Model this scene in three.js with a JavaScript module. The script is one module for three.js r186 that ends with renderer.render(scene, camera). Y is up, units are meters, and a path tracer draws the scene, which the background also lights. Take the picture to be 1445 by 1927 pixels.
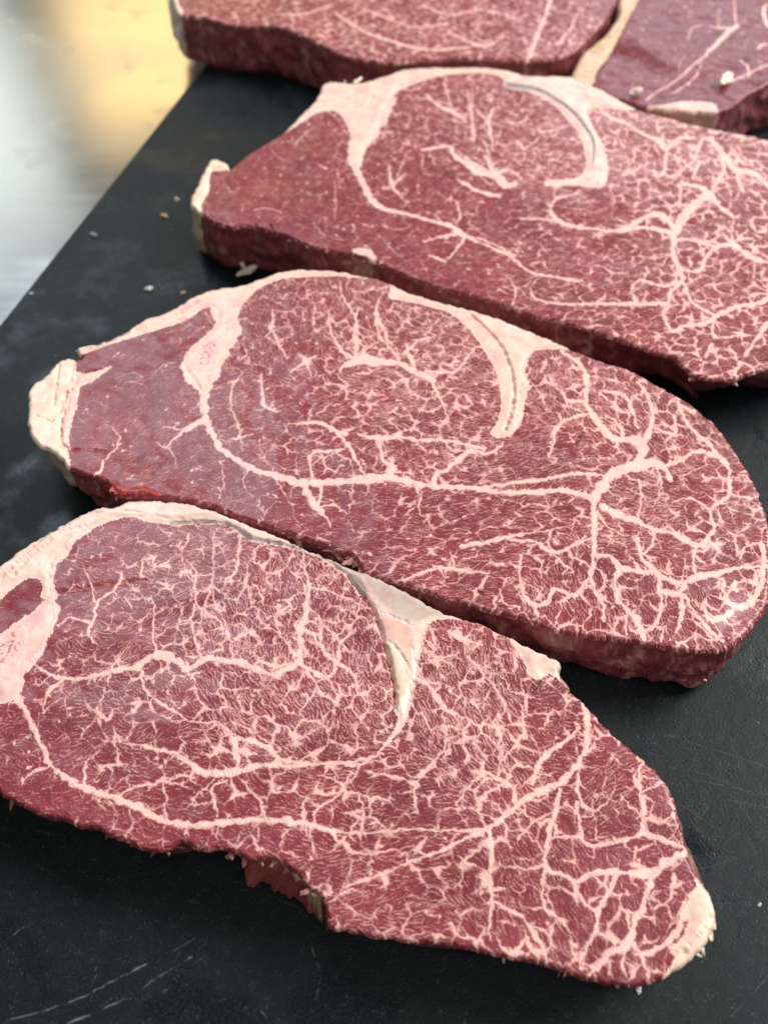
import * as THREE from 'three';
import { mergeGeometries } from 'three/addons/utils/BufferGeometryUtils.js';
import { RoundedBoxGeometry } from 'three/addons/geometries/RoundedBoxGeometry.js';
import { RectAreaLightUniformsLib } from 'three/addons/lights/RectAreaLightUniformsLib.js';

// ---------------------------------------------------------------- camera, light, exposure
RectAreaLightUniformsLib.init();
const scene = new THREE.Scene();
scene.background = new THREE.Color(0.1, 0.098, 0.092);   // dim, even surroundings of the work room
const CAM = new THREE.Vector3(0, 0.33, 0.21), PITCH = 55 * Math.PI / 180, FPX = 1851, TOP = 0.03;
const camera = new THREE.PerspectiveCamera(2 * Math.atan(1927 / 2 / FPX) * 180 / Math.PI, 767 / 1024, 0.02, 20);
camera.position.copy(CAM);
camera.rotation.set(-PITCH, 0, 0);
camera.focus = 0.338;
camera.userData.fStop = 8.5;
const renderer = new THREE.WebGLRenderer({ antialias: true });
renderer.toneMapping = THREE.LinearToneMapping;
renderer.toneMappingExposure = 1.32;
renderer.shadowMap.enabled = true;

// a glowing, framed opening with a light of the same size and colour just in front of it
function lightSource(name, label, category, pos, look, w, h, color, L, glow, cols, rows) {
  const t = new THREE.Group(); t.name = name; t.userData = { label, category };
  t.position.set(...pos); t.lookAt(...look); scene.add(t);
  const fm = new THREE.MeshStandardMaterial({ color: 0x8a8c8e, roughness: 0.5 });
  const pm = new THREE.MeshStandardMaterial({ color: 0x0c0c0c, roughness: 0.4, emissive: new THREE.Color(...color), emissiveIntensity: glow });
  const b = 0.035, f = [];
  const bar = (x, y, bw, bh) => { const g = new RoundedBoxGeometry(bw, bh, 0.05, 2, 0.006); g.translate(x, y, -0.03); f.push(g); };
  bar(0, h / 2 + b / 2, w + 2 * b, b); bar(0, -h / 2 - b / 2, w + 2 * b, b); bar(-w / 2 - b / 2, 0, b, h); bar(w / 2 + b / 2, 0, b, h);
  const fr = new THREE.Mesh(mergeGeometries(f), fm); fr.name = 'frame'; fr.castShadow = fr.receiveShadow = true; t.add(fr);
  for (let i = 0; i < cols; i++) for (let j = 0; j < rows; j++) {
    const p = new THREE.Mesh(new RoundedBoxGeometry(w / cols - 0.012, h / rows - 0.012, 0.01, 2, 0.003), pm);
    p.name = 'pane'; p.position.set((i + 0.5) * w / cols - w / 2, (j + 0.5) * h / rows - h / 2, -0.03); t.add(p);
  }
  const l = new THREE.RectAreaLight(new THREE.Color(...color), L, w, h);
  l.position.set(0, 0, 0.01); l.rotation.y = Math.PI; t.add(l);
  return t;
}
const AIM = [0, 0.02, -0.05];
lightSource('window', 'tall pale blue window behind the steel table', 'window', [-1.35, 1.15, -2.15], AIM, 0.8, 0.8, [0.87, 0.97, 0.94], 1.3, 0.6, 2, 2);
lightSource('skylight', 'wide bright roof window high to the right of the board', 'skylight', [2.05, 1.95, -0.85], AIM, 1.5, 1.3, [1.0, 0.98, 0.95], 14.5, 0.8, 3, 2);
lightSource('skylight_001', 'bluish roof window high behind the steel side of the table', 'skylight', [-0.75, 2.05, -1.5], AIM, 0.8, 0.9, [0.74, 0.88, 1.0], 6.0, 0.6, 2, 2);
lightSource('window_001', 'low wide pale window behind the far steaks', 'window', [0.8, 1.1, -2.3], AIM, 0.8, 0.5, [0.86, 0.93, 1.0], 3.0, 0.6, 2, 1);
lightSource('fill_light', 'added square soft fill light overhead, out of view', 'lamp', [0.15, 2.3, 1.0], AIM, 1.4, 1.4, [1.0, 0.96, 0.92], 1.7, 0.3, 2, 2);  // added unseen fill that brightens the near sides of the steaks
lightSource('wall_lamp', 'warm amber lamp panel beside the window', 'lamp', [-0.55, 1.05, -2.3], AIM, 0.55, 0.42, [1.0, 0.7, 0.32], 2.4, 0.4, 1, 1);

// ---------------------------------------------------------------- helpers
let seed = 7;
const rnd = () => { seed |= 0; seed = seed + 0x6D2B79F5 | 0; let t = Math.imul(seed ^ seed >>> 15, 1 | seed); t = t + Math.imul(t ^ t >>> 7, 61 | t) ^ t; return ((t ^ t >>> 14) >>> 0) / 4294967296; };
const clamp = (x, a = 0, b = 1) => x < a ? a : x > b ? b : x;
const sst = (a, b, x) => { const t = clamp((x - a) / (b - a)); return t * t * (3 - 2 * t); };
const mix = (a, b, t) => a + (b - a) * t;
const PERM = new Uint8Array(512), GX = new Float32Array(256), GY = new Float32Array(256);
{ const p = [...Array(256).keys()]; for (let i = 255; i > 0; i--) { const j = Math.floor(rnd() * (i + 1)); [p[i], p[j]] = [p[j], p[i]]; }
  for (let i = 0; i < 512; i++) PERM[i] = p[i & 255];
  for (let i = 0; i < 256; i++) { const a = rnd() * 6.2832; GX[i] = Math.cos(a); GY[i] = Math.sin(a); } }
function noise(x, y) {                       // gradient noise, about -1..1
  const xi = Math.floor(x), yi = Math.floor(y), fx = x - xi, fy = y - yi, X = xi & 255, Y = yi & 255;
  const u = fx * fx * fx * (fx * (fx * 6 - 15) + 10), v = fy * fy * fy * (fy * (fy * 6 - 15) + 10);
  const a = PERM[X] + Y, b = PERM[X + 1] + Y, aa = PERM[a], ab = PERM[a + 1], ba = PERM[b], bb = PERM[b + 1];
  const n00 = GX[aa] * fx + GY[aa] * fy, n10 = GX[ba] * (fx - 1) + GY[ba] * fy, n01 = GX[ab] * fx + GY[ab] * (fy - 1), n11 = GX[bb] * (fx - 1) + GY[bb] * (fy - 1);
  return 1.5 * mix(mix(n00, n10, u), mix(n01, n11, u), v);
}
const fbm = (x, y, o = 3) => { let s = 0, a = 0.5; for (let i = 0; i < o; i++) { s += a * noise(x, y); x = x * 2.03 + 17.3; y = y * 2.03 - 9.1; a *= 0.5; } return s; };
const toS = (x) => x <= 0.0031308 ? 12.92 * x : 1.055 * Math.pow(x, 1 / 2.4) - 0.055;
const LUT = new Uint8Array(4097); for (let i = 0; i <= 4096; i++) LUT[i] = Math.round(255 * toS(i / 4096));
const enc = (x) => LUT[x <= 0 ? 0 : x >= 1 ? 4096 : (x * 4096) | 0];
function dataTex(data, w, h, srgb, float) {
  const t = new THREE.DataTexture(data, w, h, float ? THREE.RedFormat : THREE.RGBAFormat, float ? THREE.FloatType : THREE.UnsignedByteType);
  if (srgb) t.colorSpace = THREE.SRGBColorSpace;
  t.magFilter = THREE.LinearFilter; t.minFilter = THREE.LinearFilter; t.needsUpdate = true; return t;
}

// pixel of the photograph -> point on a level plane
const CT = Math.cos(PITCH), ST = Math.sin(PITCH);
function ground(px, py, y = TOP) {
  const u = (px - 722.5) / FPX, v = (963.5 - py) / FPX, t = (CAM.y - y) / (ST - v * CT);
  return [CAM.x + u * t, CAM.z - (CT + v * ST) * t];
}
// tracings are read off enlargements of the photograph: letter = enlargement (origin, scale), then x,y[,width]
const VIEW = { N: [400, 1480, 3.6125], P: [0, 0, 1], A: [0, 900, 2.0014], B: [0, 1400, 2.0014], C: [650, 1050, 1.8176], D: [0, 450, 1.9267], E: [650, 550, 1.8176], F: [300, 80, 2.0643],
  G: [850, 80, 2.4286], H: [280, 0, 1.2403], I: [0, 900, 4.0139], J: [640, 1040, 3.284], K: [1050, 1560, 3.658], L: [0, 600, 4.8167], M: [1080, 0, 3.959] };
function trace(s) {
  let v = VIEW.P, w = 10; const out = [];
  for (const tok of s.trim().split(/\s+/)) {
    if (VIEW[tok]) { v = VIEW[tok]; continue; }
    const [x, y, ww] = tok.split(',').map(Number); if (ww !== undefined) w = ww;
    out.push([v[0] + x / v[2], v[1] + y / v[2], w / v[2]]);
  }
  return out;
}
const thingNames = {};
const numbered = (n) => { const k = thingNames[n] = (thingNames[n] ?? -1) + 1; return k ? n + '_' + String(k).padStart(3, '0') : n; };
function mesh(name, geo, mat, parent) {
  const m = new THREE.Mesh(geo, mat); m.name = name; m.castShadow = m.receiveShadow = true; parent.add(m); return m;
}

// ---------------------------------------------------------------- steel table
const BOARD_T = 0.018;
{
  const N = 1024, col = new Uint8Array(N * N * 4), bump = new Float32Array(N * N), rough = new Uint8Array(N * N * 4);
  for (let j = 0; j < N; j++) for (let i = 0; i < N; i++) {
    const x = i / N * 64, y = j / N * 64, k = j * N + i;
    const br = noise(x * 0.15 + 3, y * 4) * 0.6 + noise(x * 0.4, y * 9) * 0.4, bl = fbm(x * 0.12, y * 0.12, 4), st = sst(0.12, 0.5, fbm(x * 0.3 + 50, y * 0.3, 4));
    const c = 0.44 + 0.01 * br + 0.04 * bl - 0.03 * st;
    col[k * 4] = enc(c); col[k * 4 + 1] = enc(c * 0.99); col[k * 4 + 2] = enc(c * 0.96); col[k * 4 + 3] = 255;
    const r = clamp(0.2 + 0.015 * br + 0.1 * bl + 0.1 * st, 0.1, 0.9);
    rough[k * 4] = rough[k * 4 + 1] = rough[k * 4 + 2] = Math.round(r * 255); rough[k * 4 + 3] = 255;
    bump[k] = 0.5 + 0.006 * br + 0.4 * fbm(x * 0.05 + 9, y * 0.05, 2);
  }
  const line = (x0, y0, x1, y1) => { for (let t = 0; t <= 1; t += 0.0008) { const x = Math.round(mix(x0, x1, t) + 2 * noise(t * 6, 3)), y = Math.round(mix(y0, y1, t)); const k = y * N + x; if (col[k * 4] !== undefined) { col[k * 4] *= 0.93; col[k * 4 + 1] *= 0.93; col[k * 4 + 2] *= 0.93; bump[k] -= 0.008; } } };
  for (let i = 0; i < 0; i++) { const x = rnd() * N, y = rnd() * N, a = rnd() * 6.28, l = 20 + rnd() * 60; line(x, y, x + Math.cos(a) * l, y + Math.sin(a) * l); }
  const W = (t) => { t.wrapS = t.wrapT = THREE.RepeatWrapping; t.repeat.set(1 / 0.8, 1 / 0.8); return t; };
  const m = new THREE.MeshPhysicalMaterial({ metalness: 1, map: W(dataTex(col, N, N, true)), roughness: 1, roughnessMap: W(dataTex(rough, N, N)), bumpMap: W(dataTex(bump, N, N, false, true)), bumpScale: 0.0006 });
  const g = new THREE.BoxGeometry(2.2, 0.03, 1.6);
  const p = g.attributes.position, uv = g.attributes.uv; for (let i = 0; i < p.count; i++) uv.setXY(i, p.getX(i), p.getZ(i));
  const o = mesh('steel_table', g, m, scene); o.position.set(0, -BOARD_T - 0.015 - 0.0005, -0.25);
  o.userData = { label: 'scuffed stainless steel table top under the black board', category: 'table', kind: 'structure' };
}
// ---------------------------------------------------------------- black cutting board
{
  const [ax, az] = ground(410, 90, 0), [bx, bz] = ground(0, 610, 0), d = Math.hypot(bx - ax, bz - az), ux = (bx - ax) / d, uz = (bz - az) / d;
  // the long left edge runs from the far corner to the near corner; the board lies to its right
  const far = [ax - ux * 0.3, az - uz * 0.3], near = [bx + ux * 0.3, bz + uz * 0.3], nx = -uz * -1, nz = -ux;
  const W = 0.72, shape = new THREE.Shape();
  const pts = [far, near, [near[0] + nx * W, near[1] + nz * W], [far[0] + nx * W, far[1] + nz * W]];
  if (nx < 0) for (const q of [2, 3]) { pts[q][0] -= 2 * nx * W; pts[q][1] -= 2 * nz * W; }
  pts.forEach(([x, z], i) => i ? shape.lineTo(x, -z) : shape.moveTo(x, -z)); shape.closePath();
  const B = 0.0015, g = new THREE.ExtrudeGeometry(shape, { depth: BOARD_T - 2 * B, bevelEnabled: true, bevelSize: B, bevelThickness: B, bevelOffset: -B, bevelSegments: 3 });
  g.rotateX(-Math.PI / 2); g.translate(0, -BOARD_T + B, 0);
  const S = 0.6, X0 = -0.3, Z0 = -0.42;
  const p = g.attributes.position, uv = g.attributes.uv; for (let i = 0; i < p.count; i++) uv.setXY(i, (p.getX(i) - X0) / S, (p.getZ(i) - Z0) / S);
  const N = 2048, mm = 600 / N, col = new Uint8Array(N * N * 4), bump = new Float32Array(N * N), rough = new Uint8Array(N * N * 4), mark = new Float32Array(N * N), cut = new Float32Array(N * N);
  // knife scratches: pale raised burrs beside a shallow cut
  const scratch = (x0, z0, x1, z1, str, w, wob) => {
    const X = (x) => (x - X0) / S * N, L = Math.hypot(x1 - x0, z1 - z0) / S * N, n = Math.ceil(L * 2), ph = rnd() * 99;
    const dx = (x1 - x0) / Math.hypot(x1 - x0, z1 - z0), dz = (z1 - z0) / Math.hypot(x1 - x0, z1 - z0);
    for (let i = 0; i <= n; i++) {
      const t = i / n, o = wob * noise(t * L / 90, ph) + 0.8 * noise(t * L / 8, ph + 5), a = str * clamp(0.45 + 1.1 * noise(t * L / 14 + ph, 7.7) + 0.5 * noise(t * L / 3, ph)) * sst(0, 0.08, t) * sst(1, 0.9, t), ww = w * (0.5 + 0.8 * Math.abs(noise(t * L / 9, ph + 20)));
      const cx = mix(X(x0), (x1 - X0) / S * N, t) - dz * o, cy = mix((z0 - Z0) / S * N, (z1 - Z0) / S * N, t) + dx * o;
      for (let yy = Math.floor(cy - ww - 2); yy <= cy + ww + 2; yy++) for (let xx = Math.floor(cx - ww - 2); xx <= cx + ww + 2; xx++) {
        if (xx < 0 || yy < 0 || xx >= N || yy >= N) continue;
        const q = Math.hypot(xx - cx, yy - cy), k = yy * N + xx;
        mark[k] = Math.max(mark[k], a * sst(ww + 0.6, ww - 0.6, q)); cut[k] = Math.max(cut[k], str * sst(ww + 1, 0, q));
      }
    }
  };
  const S1 = (s, str, w, wob) => { const t = trace(s); for (let i = 1; i < t.length; i++) { const a = ground(t[i - 1][0], t[i - 1][1], 0), b = ground(t[i][0], t[i][1], 0); scratch(a[0], a[1], b[0], b[1], str, w, wob); } };
  S1('B 0,1045 150,1010 340,935 450,880 555,828', 1, 1.3, 1); S1('B 250,1050 345,1015 480,955', 1, 1.3, 1); S1('B 560,895 640,850 725,795', 0.9, 1.1, 1); S1('B 640,785 740,730', 0.5, 0.8, 1); S1('B 340,935 360,860 370,840', 0.5, 0.7, 2);
  S1('B 1175,745 1200,830 1205,880 1185,960', 0.7, 1.2, 3); S1('B 980,1000 1020,1050', 0.7, 1.5, 3); S1('B 0,745 95,680', 0.6, 0.9, 2); S1('B 530,925 600,870', 0.7, 1.2, 1); S1('B 610,930 660,905', 0.6, 1.2, 2);
  S1('C 1140,840 1290,930', 0.35, 0.7, 2); S1('C 1240,1180 1445,1165', 0.25, 0.6, 2); S1('C 1180,720 1380,800', 0.2, 0.6, 2); S1('P 1260,1650 1440,1600', 0.2, 0.6, 2);
  S1('P 60,520 290,560', 0.22, 0.7, 2); S1('P 160,555 260,590', 0.3, 0.7, 2); S1('P 20,590 180,625', 0.25, 0.7, 2); S1('P 120,515 330,475', 0.22, 0.7, 2); S1('P 0,880 60,960', 0.2, 0.7, 2);
  for (let i = 0; i < 800; i++) { const x = X0 + rnd() * S, z = Z0 + rnd() * S, a = (rnd() < 0.6 ? -0.5 : 0.6) + (rnd() - 0.5) * 0.9, l = 0.008 + rnd() * rnd() * 0.07; scratch(x, z, x + Math.cos(a) * l, z + Math.sin(a) * l, 0.12 + 0.4 * rnd() * rnd(), 0.3 + rnd() * 0.4, 2); }
  for (let i = 0; i < 1500; i++) { const x = X0 + rnd() * S, z = Z0 + rnd() * S, a = rnd() * 6.28, l = 0.0006 + rnd() * 0.0022; scratch(x, z, x + Math.cos(a) * l, z + Math.sin(a) * l, 0.1 + 0.5 * rnd() * rnd(), 0.6 + rnd() * 1.1, 0.5); }
  for (let j = 0; j < N; j++) for (let i = 0; i < N; i++) {
    const k = j * N + i, x = i * mm, y = j * mm;
    const blot = fbm(x / 55, y / 55, 4), grain = noise(x / 0.9, y / 0.9), fine = noise(x / 0.45 + 40, y / 0.45), lump = fbm(x / 6 + 9, y / 6, 3);
    const sm = sst(0.02, 0.4, fbm(x / 30 + 70, y / 30 + 12, 4)) * 0.5, pale = sst(0.28, 0.75, noise(x / 0.55 + 11, y / 0.8) * 0.75 + noise(x / 3.5, y / 3.5) * 0.35);
    let c = 0.0085 * (1 + 0.35 * blot + 0.5 * grain + 0.35 * fine + 0.6 * sm) + 0.045 * pale; const m = mark[k] * 0.15;
    col[k * 4] = enc(c * 0.55 + m * 0.8); col[k * 4 + 1] = enc(c * 0.92 + m * 0.87); col[k * 4 + 2] = enc(c * 1.08 + m * 0.88); col[k * 4 + 3] = 255;
    const r = clamp(0.5 + 0.1 * blot + 0.07 * grain - 0.45 * sm, 0.18, 0.9);
    rough[k * 4] = rough[k * 4 + 1] = rough[k * 4 + 2] = Math.round(r * 255); rough[k * 4 + 3] = 255;
    bump[k] = 0.4 + 0.12 * grain + 0.14 * fine + 0.35 * lump + 0.2 * pale + 0.5 * mark[k] - 0.35 * cut[k];
  }
  const T = [dataTex(col, N, N, true), dataTex(rough, N, N), dataTex(bump, N, N, false, true)]; for (const t of T) t.wrapS = t.wrapT = THREE.MirroredRepeatWrapping;
  const mat = new THREE.MeshPhysicalMaterial({ map: T[0], roughness: 1, roughnessMap: T[1], bumpMap: T[2], bumpScale: 0.0002, specularIntensity: 0.45 });
  const o = mesh('cutting_board', g, mat, scene);
  o.userData = { label: 'large black scratched plastic cutting board lying on the steel table', category: 'cutting board' };
}

// ---------------------------------------------------------------- steaks
const inPoly = (P, x, y) => { let c = false; for (let i = 0, j = P.length - 1; i < P.length; j = i++) { const a = P[i], b = P[j]; if ((a[1] > y) !== (b[1] > y) && x < (b[0] - a[0]) * (y - a[1]) / (b[1] - a[1]) + a[0]) c = !c; } return c; };
function curve(pts, closed, step) {                              // smooth, evenly stepped polyline through pts ([x, y, w] kept)
  const n = pts.length, out = [], g = (i) => closed ? pts[(i + n) % n] : pts[clamp(i, 0, n - 1)];
  for (let i = 0; i < (closed ? n : n - 1); i++) {
    const a = g(i - 1), b = g(i), c = g(i + 1), d = g(i + 2), m = Math.max(1, Math.ceil(Math.hypot(c[0] - b[0], c[1] - b[1]) / step));
    for (let k = 0; k < m; k++) { const t = k / m, r = []; for (let q = 0; q < b.length; q++) r.push(q < 2 ? 0.5 * (2 * b[q] + (c[q] - a[q]) * t + (2 * a[q] - 5 * b[q] + 4 * c[q] - d[q]) * t * t + (3 * b[q] - a[q] - 3 * c[q] + d[q]) * t * t * t) : mix(b[q], c[q], t)); out.push(r); }
  }
  if (!closed) out.push(pts[n - 1]);
  return out;
}


function makeSteak(spec) {

  seed = spec.seed;
  const PX = spec.texel ?? 0.2;                                   // mm per texel of the cut face
  const rough = trace(spec.outline).map(([x, y]) => { const p = ground(x, y); return [p[0] * 1000, p[1] * 1000]; });     // mm
  const outline0 = curve(rough, true, 1.0);
  let x0 = 1e9, x1 = -1e9, y0 = 1e9, y1 = -1e9; for (const [x, y] of outline0) { x0 = Math.min(x0, x); x1 = Math.max(x1, x); y0 = Math.min(y0, y); y1 = Math.max(y1, y); }
  x0 -= 4; y0 -= 4; x1 += 4; y1 += 4;
  const cx = (x0 + x1) / 2, cy = (y0 + y1) / 2, W = Math.ceil((x1 - x0) / PX), H = Math.ceil((y1 - y0) / PX);
  const toMM = ([px, py]) => { const p = ground(px, py); return [p[0] * 1000 - x0, p[1] * 1000 - y0]; };
  const path = (s) => { const t = trace(s); return t.map((p, i) => { const a = t[Math.max(0, i - 1)], b = t[Math.min(t.length - 1, i + 1)], l = Math.hypot(b[0] - a[0], b[1] - a[1]) || 1, nx = -(b[1] - a[1]) / l, ny = (b[0] - a[0]) / l; const q = toMM(p), e = toMM([p[0] + nx * p[2] / 2, p[1] + ny * p[2] / 2]); return [q[0], q[1], Math.hypot(e[0] - q[0], e[1] - q[1])]; }); };
  const poly = (s) => curve(trace(s).map(toMM), true, 1.5);
  const outline = outline0.map(([x, y]) => [x - x0, y - y0]);
  const bw = W * PX, bh = H * PX;

  // ---- fields of fat: S = half width of the fat minus the distance to its middle line, in mm
  const S = new Float32Array(W * H).fill(-3);
  const stamp = (ax, ay, ah, bx, by, bh2, R = 1.2) => {
    const r = Math.max(ah, bh2) + R, i0 = Math.max(0, Math.floor((Math.min(ax, bx) - r) / PX)), i1 = Math.min(W - 1, Math.ceil((Math.max(ax, bx) + r) / PX)), j0 = Math.max(0, Math.floor((Math.min(ay, by) - r) / PX)), j1 = Math.min(H - 1, Math.ceil((Math.max(ay, by) + r) / PX));
    const dx = bx - ax, dy = by - ay, L = dx * dx + dy * dy || 1e-9;
    for (let j = j0; j <= j1; j++) for (let i = i0; i <= i1; i++) {
      const x = (i + 0.5) * PX - ax, y = (j + 0.5) * PX - ay, t = clamp((x * dx + y * dy) / L), ex = x - t * dx, ey = y - t * dy, v = ah + (bh2 - ah) * t - Math.sqrt(ex * ex + ey * ey);
      if (v > S[j * W + i]) S[j * W + i] = v;
    }
  };
  const SAT = (x, y) => { const i = clamp(x / PX | 0, 0, W - 1), j = clamp(y / PX | 0, 0, H - 1); return S[j * W + i]; };
  // local character of the marbling, blended between hand-placed points
  const ctrl = spec.ctrl.map(([px, py, cell, hw, spur, ang = 0, st = 1, fine = spur]) => { const q = toMM([px, py]); return { x: q[0], y: q[1], v: [cell, hw, spur, st, fine, Math.cos(2 * ang * Math.PI / 180), Math.sin(2 * ang * Math.PI / 180)] }; });
  const GC = 3, cw = Math.ceil(bw / GC) + 2, ch = Math.ceil(bh / GC) + 2, CF = new Float32Array(cw * ch * 7);
  for (let j = 0; j < ch; j++) for (let i = 0; i < cw; i++) { let ws = 0; const acc = [0, 0, 0, 0, 0, 0, 0]; for (const c of ctrl) { const d = (c.x - i * GC) ** 2 + (c.y - j * GC) ** 2 + 30, w = 1 / (d * d); ws += w; for (let q = 0; q < 7; q++) acc[q] += w * c.v[q]; } for (let q = 0; q < 7; q++) CF[(j * cw + i) * 7 + q] = acc[q] / ws; }
  const C = (x, y, q) => CF[(clamp(y / GC + 0.5 | 0, 0, ch - 1) * cw + clamp(x / GC + 0.5 | 0, 0, cw - 1)) * 7 + q];
  const CB = (x, y, q) => { const fx = clamp(x / GC, 0, cw - 1.001), fy = clamp(y / GC, 0, ch - 1.001), a = fx | 0, b = fy | 0, k = (b * cw + a) * 7 + q; return mix(mix(CF[k], CF[k + 7], fx - a), mix(CF[k + cw * 7], CF[k + cw * 7 + 7], fx - a), fy - b); };
  // traced seams
  for (const s of spec.seams) { const p = curve(path(s), false, 1.0); for (const q of p) { const a = q[0], b = q[1]; q[0] += 0.6 * noise(a / 3, b / 3 + 5); q[1] += 0.6 * noise(a / 3 + 40, b / 3); q[2] *= 0.84 + 0.5 * noise(a / 2.6, b / 2.6); } for (let i = 1; i < p.length; i++) stamp(p[i - 1][0], p[i - 1][1], p[i - 1][2], p[i][0], p[i][1], p[i][2], 1.6); }
  // cells between them
  const net = (scale, wide, gs, gain) => {
    const gw = Math.ceil(bw / gs), gh = Math.ceil(bh / gs), bins = Array.from({ length: gw * gh }, () => []);
    for (let k = 0, n = bw * bh / (4 * scale * scale); k < n; k++) {
      const x = rnd() * bw, y = rnd() * bh, cell = C(x, y, 0) * scale, bi = x / gs | 0, bj = y / gs | 0; let ok = true;
      for (let j = Math.max(0, bj - 2); ok && j <= Math.min(gh - 1, bj + 2); j++) for (let i = Math.max(0, bi - 2); ok && i <= Math.min(gw - 1, bi + 2); i++) for (const s of bins[j * gw + i]) if (Math.hypot(s.x - x, s.y - y) < cell * (0.35 + 0.7 * rnd())) { ok = false; break; }
      if (!ok) continue;
      const a = Math.atan2(C(x, y, 6), C(x, y, 5)) / 2, st = Math.sqrt(C(x, y, 3));
      bins[bj * gw + bi].push({ x, y, c: Math.cos(a) / st, s: Math.sin(a) / st, c2: -Math.sin(a) * st, s2: Math.cos(a) * st });
    }
    const hw2 = Math.ceil(W / 2), hh2 = Math.ceil(H / 2), NET = new Float32Array(hw2 * hh2);
    for (let j = 0; j < hh2; j++) for (let i = 0; i < hw2; i++) {
      const X = i * PX * 2, Y = j * PX * 2, q = Math.sqrt(scale), x = X + q * (1.7 * noise(X / 6, Y / 6) + 0.45 * noise(X / 2.1 + 9, Y / 2.1)), y = Y + q * (1.7 * noise(X / 6 + 31, Y / 6 + 7) + 0.45 * noise(X / 2.1 - 5, Y / 2.1 + 44));
      let f1 = 1e9, f2 = 1e9; const bi = x / gs | 0, bj = y / gs | 0;
      for (let b = Math.max(0, bj - 2); b <= Math.min(gh - 1, bj + 2); b++) for (let a = Math.max(0, bi - 2); a <= Math.min(gw - 1, bi + 2); a++) for (const s of bins[b * gw + a]) { const dx = x - s.x, dy = y - s.y, p = dx * s.c + dy * s.s, r = dx * s.c2 + dy * s.s2, d = p * p + r * r; if (d < f1) { f2 = f1; f1 = d; } else if (d < f2) f2 = d; }
      const base = CB(X, Y, wide ? 1 : 2) * gain;
      NET[j * hw2 + i] = base * (0.92 + 1.25 * noise(X / 5 / scale + 70, Y / 5 / scale) + 0.7 * noise(X / 13 + 7, Y / 13 + 3)) - (Math.sqrt(f2) - Math.sqrt(f1)) * 0.5;
    }
    for (let j = 0; j < H; j++) for (let i = 0; i < W; i++) {
      const fi = Math.min(i / 2, hw2 - 1.001), fj = Math.min(j / 2, hh2 - 1.001), a = fi | 0, b = fj | 0, u = fi - a, w = fj - b, k = b * hw2 + a, a1 = Math.min(a + 1, hw2 - 1) - a, b1 = (Math.min(b + 1, hh2 - 1) - b) * hw2;
      const v = mix(mix(NET[k], NET[k + a1], u), mix(NET[k + b1], NET[k + a1 + b1], u), w); if (v > S[j * W + i]) S[j * W + i] = v;
    }
  };
  net(1, true, 6.5, 1.15);
  // side shoots that leave the veins, wander into the lean and thin out; three generations
  const grow = (tries, reach, w0, minS) => {
    for (let k = 0; k < tries; k++) {
      let x = rnd() * bw, y = rnd() * bh; const s = SAT(x, y); if (s > 0.3 || s < -0.35) continue;
      const den = C(x, y, 2); if (rnd() > den) continue;
      const e = 0.4; let gx = SAT(x - e, y) - SAT(x + e, y), gy = SAT(x, y - e) - SAT(x, y + e); const gl = Math.hypot(gx, gy); if (gl < 0.05) continue;
      let a = Math.atan2(gy, gx) + (rnd() - 0.5) * 0.9; const len = reach * (0.35 + rnd() * 0.9) * (0.6 + 0.5 * den), st = C(x, y, 3);
      if (st > 1.3) { const fa = Math.atan2(C(x, y, 6), C(x, y, 5)) / 2; let d = fa - a; d -= Math.PI * Math.round(d / Math.PI); a += d * clamp((st - 1) * 0.5, 0, 0.85); }
      const ws = w0 * (0.5 + 0.9 * rnd()); const hit = []; let gone = 0, dir = a;
      while (gone < len) {
        const h0 = ws * (1 - gone / len) + 0.05, nx = x + Math.cos(dir) * 0.45, ny = y + Math.sin(dir) * 0.45;
        if (gone > 1.1 && SAT(nx, ny) > minS) { hit.push([x, y, h0, nx, ny, h0]); break; }
        hit.push([x, y, h0, nx, ny, ws * (1 - Math.min(1, (gone + 0.45) / len)) + 0.05]);
        x = nx; y = ny; gone += 0.45; dir += (rnd() - 0.5) * 0.75 + 0.25 * noise(x / 2, y / 2); dir = mix(dir, a, 0.1);
      }
      for (const q of hit) stamp(...q, 0.8);
    }
  };
  const area = bw * bh;
  grow(area * 0.08, 1.6, 0.5, -0.1); grow(area * 0.05, 3.4, 0.25, -0.12); grow(area * 0.09, 2.1, 0.13, -0.15);
  // loose flecks
  for (let k = 0, n = area * 0.12; k < n; k++) {
    let x = rnd() * bw, y = rnd() * bh; if (rnd() > C(x, y, 4) || SAT(x, y) > -0.35) continue;
    let a = rnd() * 6.283; const st = C(x, y, 3); if (st > 1.2) a = Math.atan2(C(x, y, 6), C(x, y, 5)) / 2 + (rnd() - 0.5) * 0.7;
    const m = 1 + (rnd() * 3.5 | 0), h = 0.04 + 0.1 * rnd();
    for (let q = 0; q < m; q++) { const nx = x + Math.cos(a) * 0.4, ny = y + Math.sin(a) * 0.4; stamp(x, y, h, nx, ny, h * 0.8, 0.5); x = nx; y = ny; a += (rnd() - 0.5) * 1.5; }
  }

  // ---- zones (fat caps, pockets) and grooves
  const zones = spec.zones.map((z) => ({ ...z, P: poly(z.poly) }));
  const Z = new Uint8Array(W * H), ZD = new Float32Array(W * H).fill(-9), Z0 = new Uint8Array(W * H), ZD0 = new Float32Array(W * H);       // zone number, signed distance to its edge (mm)
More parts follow.
